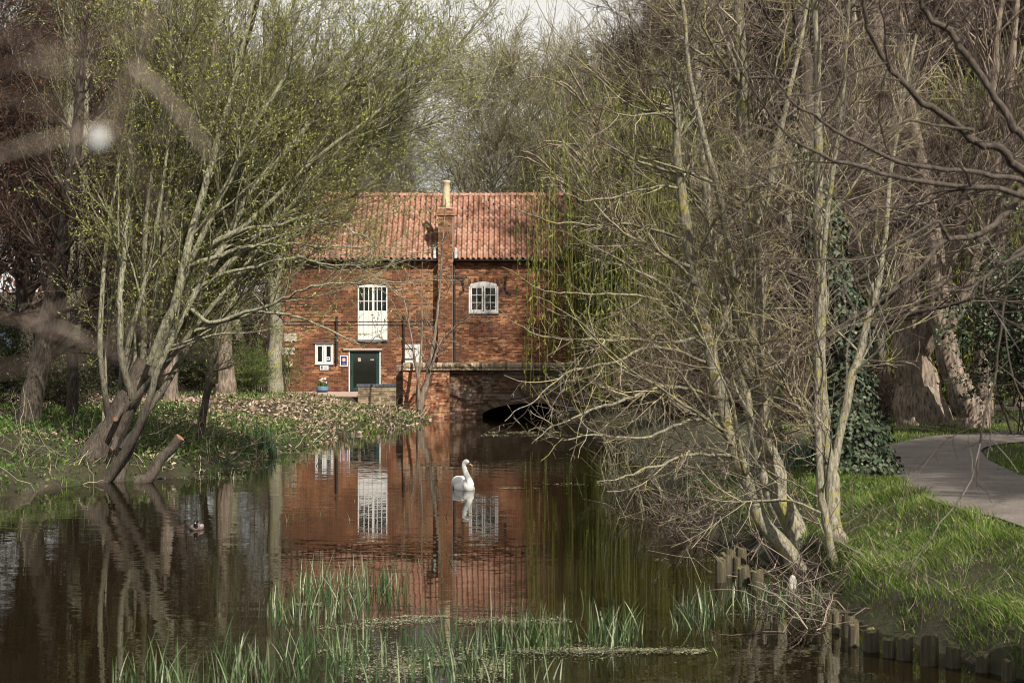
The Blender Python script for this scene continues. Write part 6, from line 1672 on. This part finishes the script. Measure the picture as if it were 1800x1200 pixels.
# ------------------------------------------------------------------ duck (seen from the front)
dc = wpx(344, 930.5); dk = thing('duck', 'small dark duck facing us on the open water at the left', 'duck', tuple(dc)); s = dc[1] / F
D_ = lambda x, y, d=0.0: np.array([dc[0] + (x - 344) * s, dc[1] + d, (930.5 - y) * s])
m = MB(); m.ell(D_(344, 928, 0.08), (0.118, 0.2, 0.075), 16, 12); m.ell(D_(344, 926.5, -0.05), (0.085, 0.09, 0.07), 14, 10)
bo_ = m.build('body', M['duckgrey'], dk); remesh(bo_, 0.008, 4)
for x in (337.5, 352):
    m = MB(); m.ell(D_(x, 925.5, 0.10), (0.035, 0.14, 0.035), 12, 8); m.build('wing', flat('pale flank', (0.3, 0.26, 0.25), 0.7), dk, smooth=True)
m = MB(); m.tube([D_(346, 926, -0.1), D_(346.5, 919, -0.12), D_(347, 915, -0.12)], [0.04, 0.032, 0.028], 10); m.ell(D_(347, 914, -0.13), (0.036, 0.045, 0.038), 12, 10)
hh_ = m.build('head', M['blk'], dk); remesh(hh_, 0.006, 3)
m = MB(); m.ell(D_(347, 916.5, -0.185), (0.014, 0.03, 0.010), 8, 6); m.ell(D_(347, 917.5, -0.17), (0.012, 0.012, 0.014), 8, 6); m.build('bill', M['buff'], dk, smooth=True)

# ------------------------------------------------------------------ person behind the trunk
PD = 74.5; s = PD / F; gx = (493 - 900) * s
pe = thing('person', 'person in black jacket and brown trousers half hidden behind the grey trunk by the mill', 'person', (gx, PD, 0.72))
def H_(x, y, z): return np.array([gx + x, PD + y, 0.72 + z])
m = MB(); nk = 10
for sx in (-1, 1):
    m.tube([H_(0.10 * sx, 0.02, 0.92), H_(0.11 * sx, -0.02, 0.5), H_(0.11 * sx, 0.02, 0.09)], [0.09, 0.062, 0.045], 12)
    m.ell(H_(0.11 * sx, -0.05, 0.04), (0.05, 0.13, 0.045), 10, 8)
m.ell(H_(0, 0, 0.95), (0.17, 0.12, 0.13)); 
m.tube([H_(0, 0, 0.92), H_(0, 0, 1.15), H_(0, 0.01, 1.35), H_(0, 0.01, 1.44)], [0.15, 0.155, 0.17, 0.08], 14)
for sx in (-1, 1):
    m.tube([H_(0.17 * sx, 0.01, 1.38), H_(0.235 * sx, 0.03, 1.12), H_(0.24 * sx, -0.03, 0.86)], [0.06, 0.05, 0.036], 10)
    m.ell(H_(0.242 * sx, -0.05, 0.80), (0.028, 0.045, 0.06), 8, 6)
m.tube([H_(0, 0.01, 1.42), H_(0, -0.01, 1.54)], [0.055, 0.052], 10); m.ell(H_(0, -0.02, 1.62), (0.075, 0.095, 0.115), 14, 12)
m.ell(H_(0, -0.12, 1.60), (0.014, 0.02, 0.02), 6, 5)
bo_ = m.build('body', M['skin'], pe); remesh(bo_, 0.014, 4)
m = MB()
m.tube([H_(0, 0, 0.86), H_(0, 0, 1.15), H_(0, 0.01, 1.36), H_(0, 0.01, 1.46)], [0.185, 0.185, 0.20, 0.085], 14)
for sx in (-1, 1): m.tube([H_(0.17 * sx, 0.01, 1.39), H_(0.24 * sx, 0.03, 1.12), H_(0.245 * sx, -0.03, 0.85)], [0.078, 0.066, 0.05], 10)
j = m.build('jacket', M['jacket'], pe); remesh(j, 0.016, 4)
m = MB()
for sx in (-1, 1): m.tube([H_(0.09 * sx, 0.02, 0.95), H_(0.11 * sx, -0.02, 0.5), H_(0.11 * sx, 0.02, 0.08)], [0.112, 0.082, 0.066], 12)
j = m.build('trousers', M['trousers'], pe); remesh(j, 0.016, 4)
for sx in (-1, 1):
    m = MB(); m.ell(H_(0.11 * sx, -0.05, 0.045), (0.06, 0.145, 0.055), 10, 8); m.build('shoe', M['blk'], pe, smooth=True)
m = MB(); m.ell(H_(0, 0.0, 1.65), (0.083, 0.10, 0.10), 12, 10); m.build('hair', M['bark_dark'], pe, smooth=True)

# ------------------------------------------------------------------ left edge: painted panel, pale roofed shed, fence
c = px(6, 655, 62); m = MB(); w0 = (-30 - 900) * 62 / F; w1 = (20 - 900) * 62 / F
m.box(w0, w1, 62, 62.1, 0.9, CAMZ + (600 - 585) * 62 / F * 1.0 + 0.0); mp_ = m.build('painted_panel', M['mural'])
mp_['label'] = 'blue and teal painted panel at the far left edge behind the trees'; mp_['category'] = 'panel'
x0, x1 = (118 - 900) * 66 / F, (176 - 900) * 66 / F
sd = thing('shed', 'small dark shed with a thin pale roof between the left trunks', 'shed', ((x0 + x1) / 2, 66, 0.9))
m = MB(); m.box(x0 + 0.1, x1 - 0.1, 66, 68, 0.8, CAMZ - (612 - 600) * 66 / F); m.build('wall', M['bark_dark'], sd)
for q in range(6):
    w_ = (x1 - x0 - 0.2) / 6; m = MB(); m.box(x0 + 0.1 + q * w_ + 0.01, x0 + 0.1 + (q + 1) * w_ - 0.01, 65.97, 65.998, 0.85, CAMZ - (613 - 600) * 66 / F); m.build('board', M['bark_dark'], sd)
m = MB(); m.box(x0, x1, 65.8, 68.2, CAMZ - (611.5 - 600) * 66 / F, CAMZ - (604 - 600) * 66 / F); m.build('roof', M['lead'], sd)

# ------------------------------------------------------------------ out-of-focus branches close to the camera
rs = np.random.RandomState(90)
nb_ = [
 [(330, -60, 1.25, 34), (285, 10, 1.25, 32), (240, 90, 1.25, 30), (215, 180, 1.25, 24), (205, 230, 1.25, 16)],
 [(-150, 150, 1.3, 22), (0, 118, 1.3, 20), (120, 85, 1.3, 18), (200, 60, 1.3, 14), (270, 20, 1.3, 10)],
 [(-150, 40, 1.15, 22), (0, 60, 1.15, 20), (90, 75, 1.15, 18), (180, 70, 1.15, 12), (260, 40, 1.15, 8)],
 [(-150, 155, 1.35, 18), (0, 170, 1.35, 15), (90, 195, 1.35, 13), (160, 215, 1.35, 12), (240, 238, 1.35, 9), (285, 242, 1.35, 6)],
 [(-150, 530, 1.7, 24), (0, 556, 1.7, 18), (60, 575, 1.7, 16), (120, 592, 1.7, 14), (175, 612, 1.7, 11), (215, 622, 1.7, 7)],
 [(-150, 700, 1.1, 30), (0, 650, 1.1, 26), (90, 635, 1.1, 20), (150, 610, 1.1, 14), (215, 560, 1.1, 8)],
 [(-150, 990, 1.9, 20), (0, 900, 1.9, 12), (40, 878, 1.9, 9), (68, 860, 1.9, 5)],
]
ps = [pxpath(r_, 24, 0.2, rs) for r_ in nb_]
sp_ = pxpath([(-260, 3200, 1.4, 60), (-240, 1500, 1.4, 52), (-200, 900, 1.4, 46), (-170, 400, 1.3, 40), (-150, 0, 1.3, 30), (-140, -300, 1.3, 18)], 24, 0.1, rs)
tN = thing('near_sapling', 'blurred pale branches of a sapling very close on the left', 'branches', base_of([sp_]))
stems_obj(tN, [sp_], M['twig_pink'], 10)
for P, R in ps:
    V, Q, v = tubes(P[None], R[None] * 0.24, 8, np.array([0.5])); obj_np('branch', V, Q, M['twig_pink'], tN, v, smooth=True)
NP, NR = pad(ps)
l = grow(rs, NP, NR, 26, t=(0.3, 1), L=(0.03, 0.12), ang=(30, 60), S=6, wob=0.12, rk=0.5, re=0.0008)
V, Q, v = tubes(*l, 4); tag(obj_np('twigs', V, Q, M['twig_pink'], tN, v), kind='stuff'); 
m = MB(); m.ell(px(172, 242, 1.3), (0.0065, 0.0065, 0.009), 12, 8); m.build('catkin', M['paper'], tN, smooth=True)
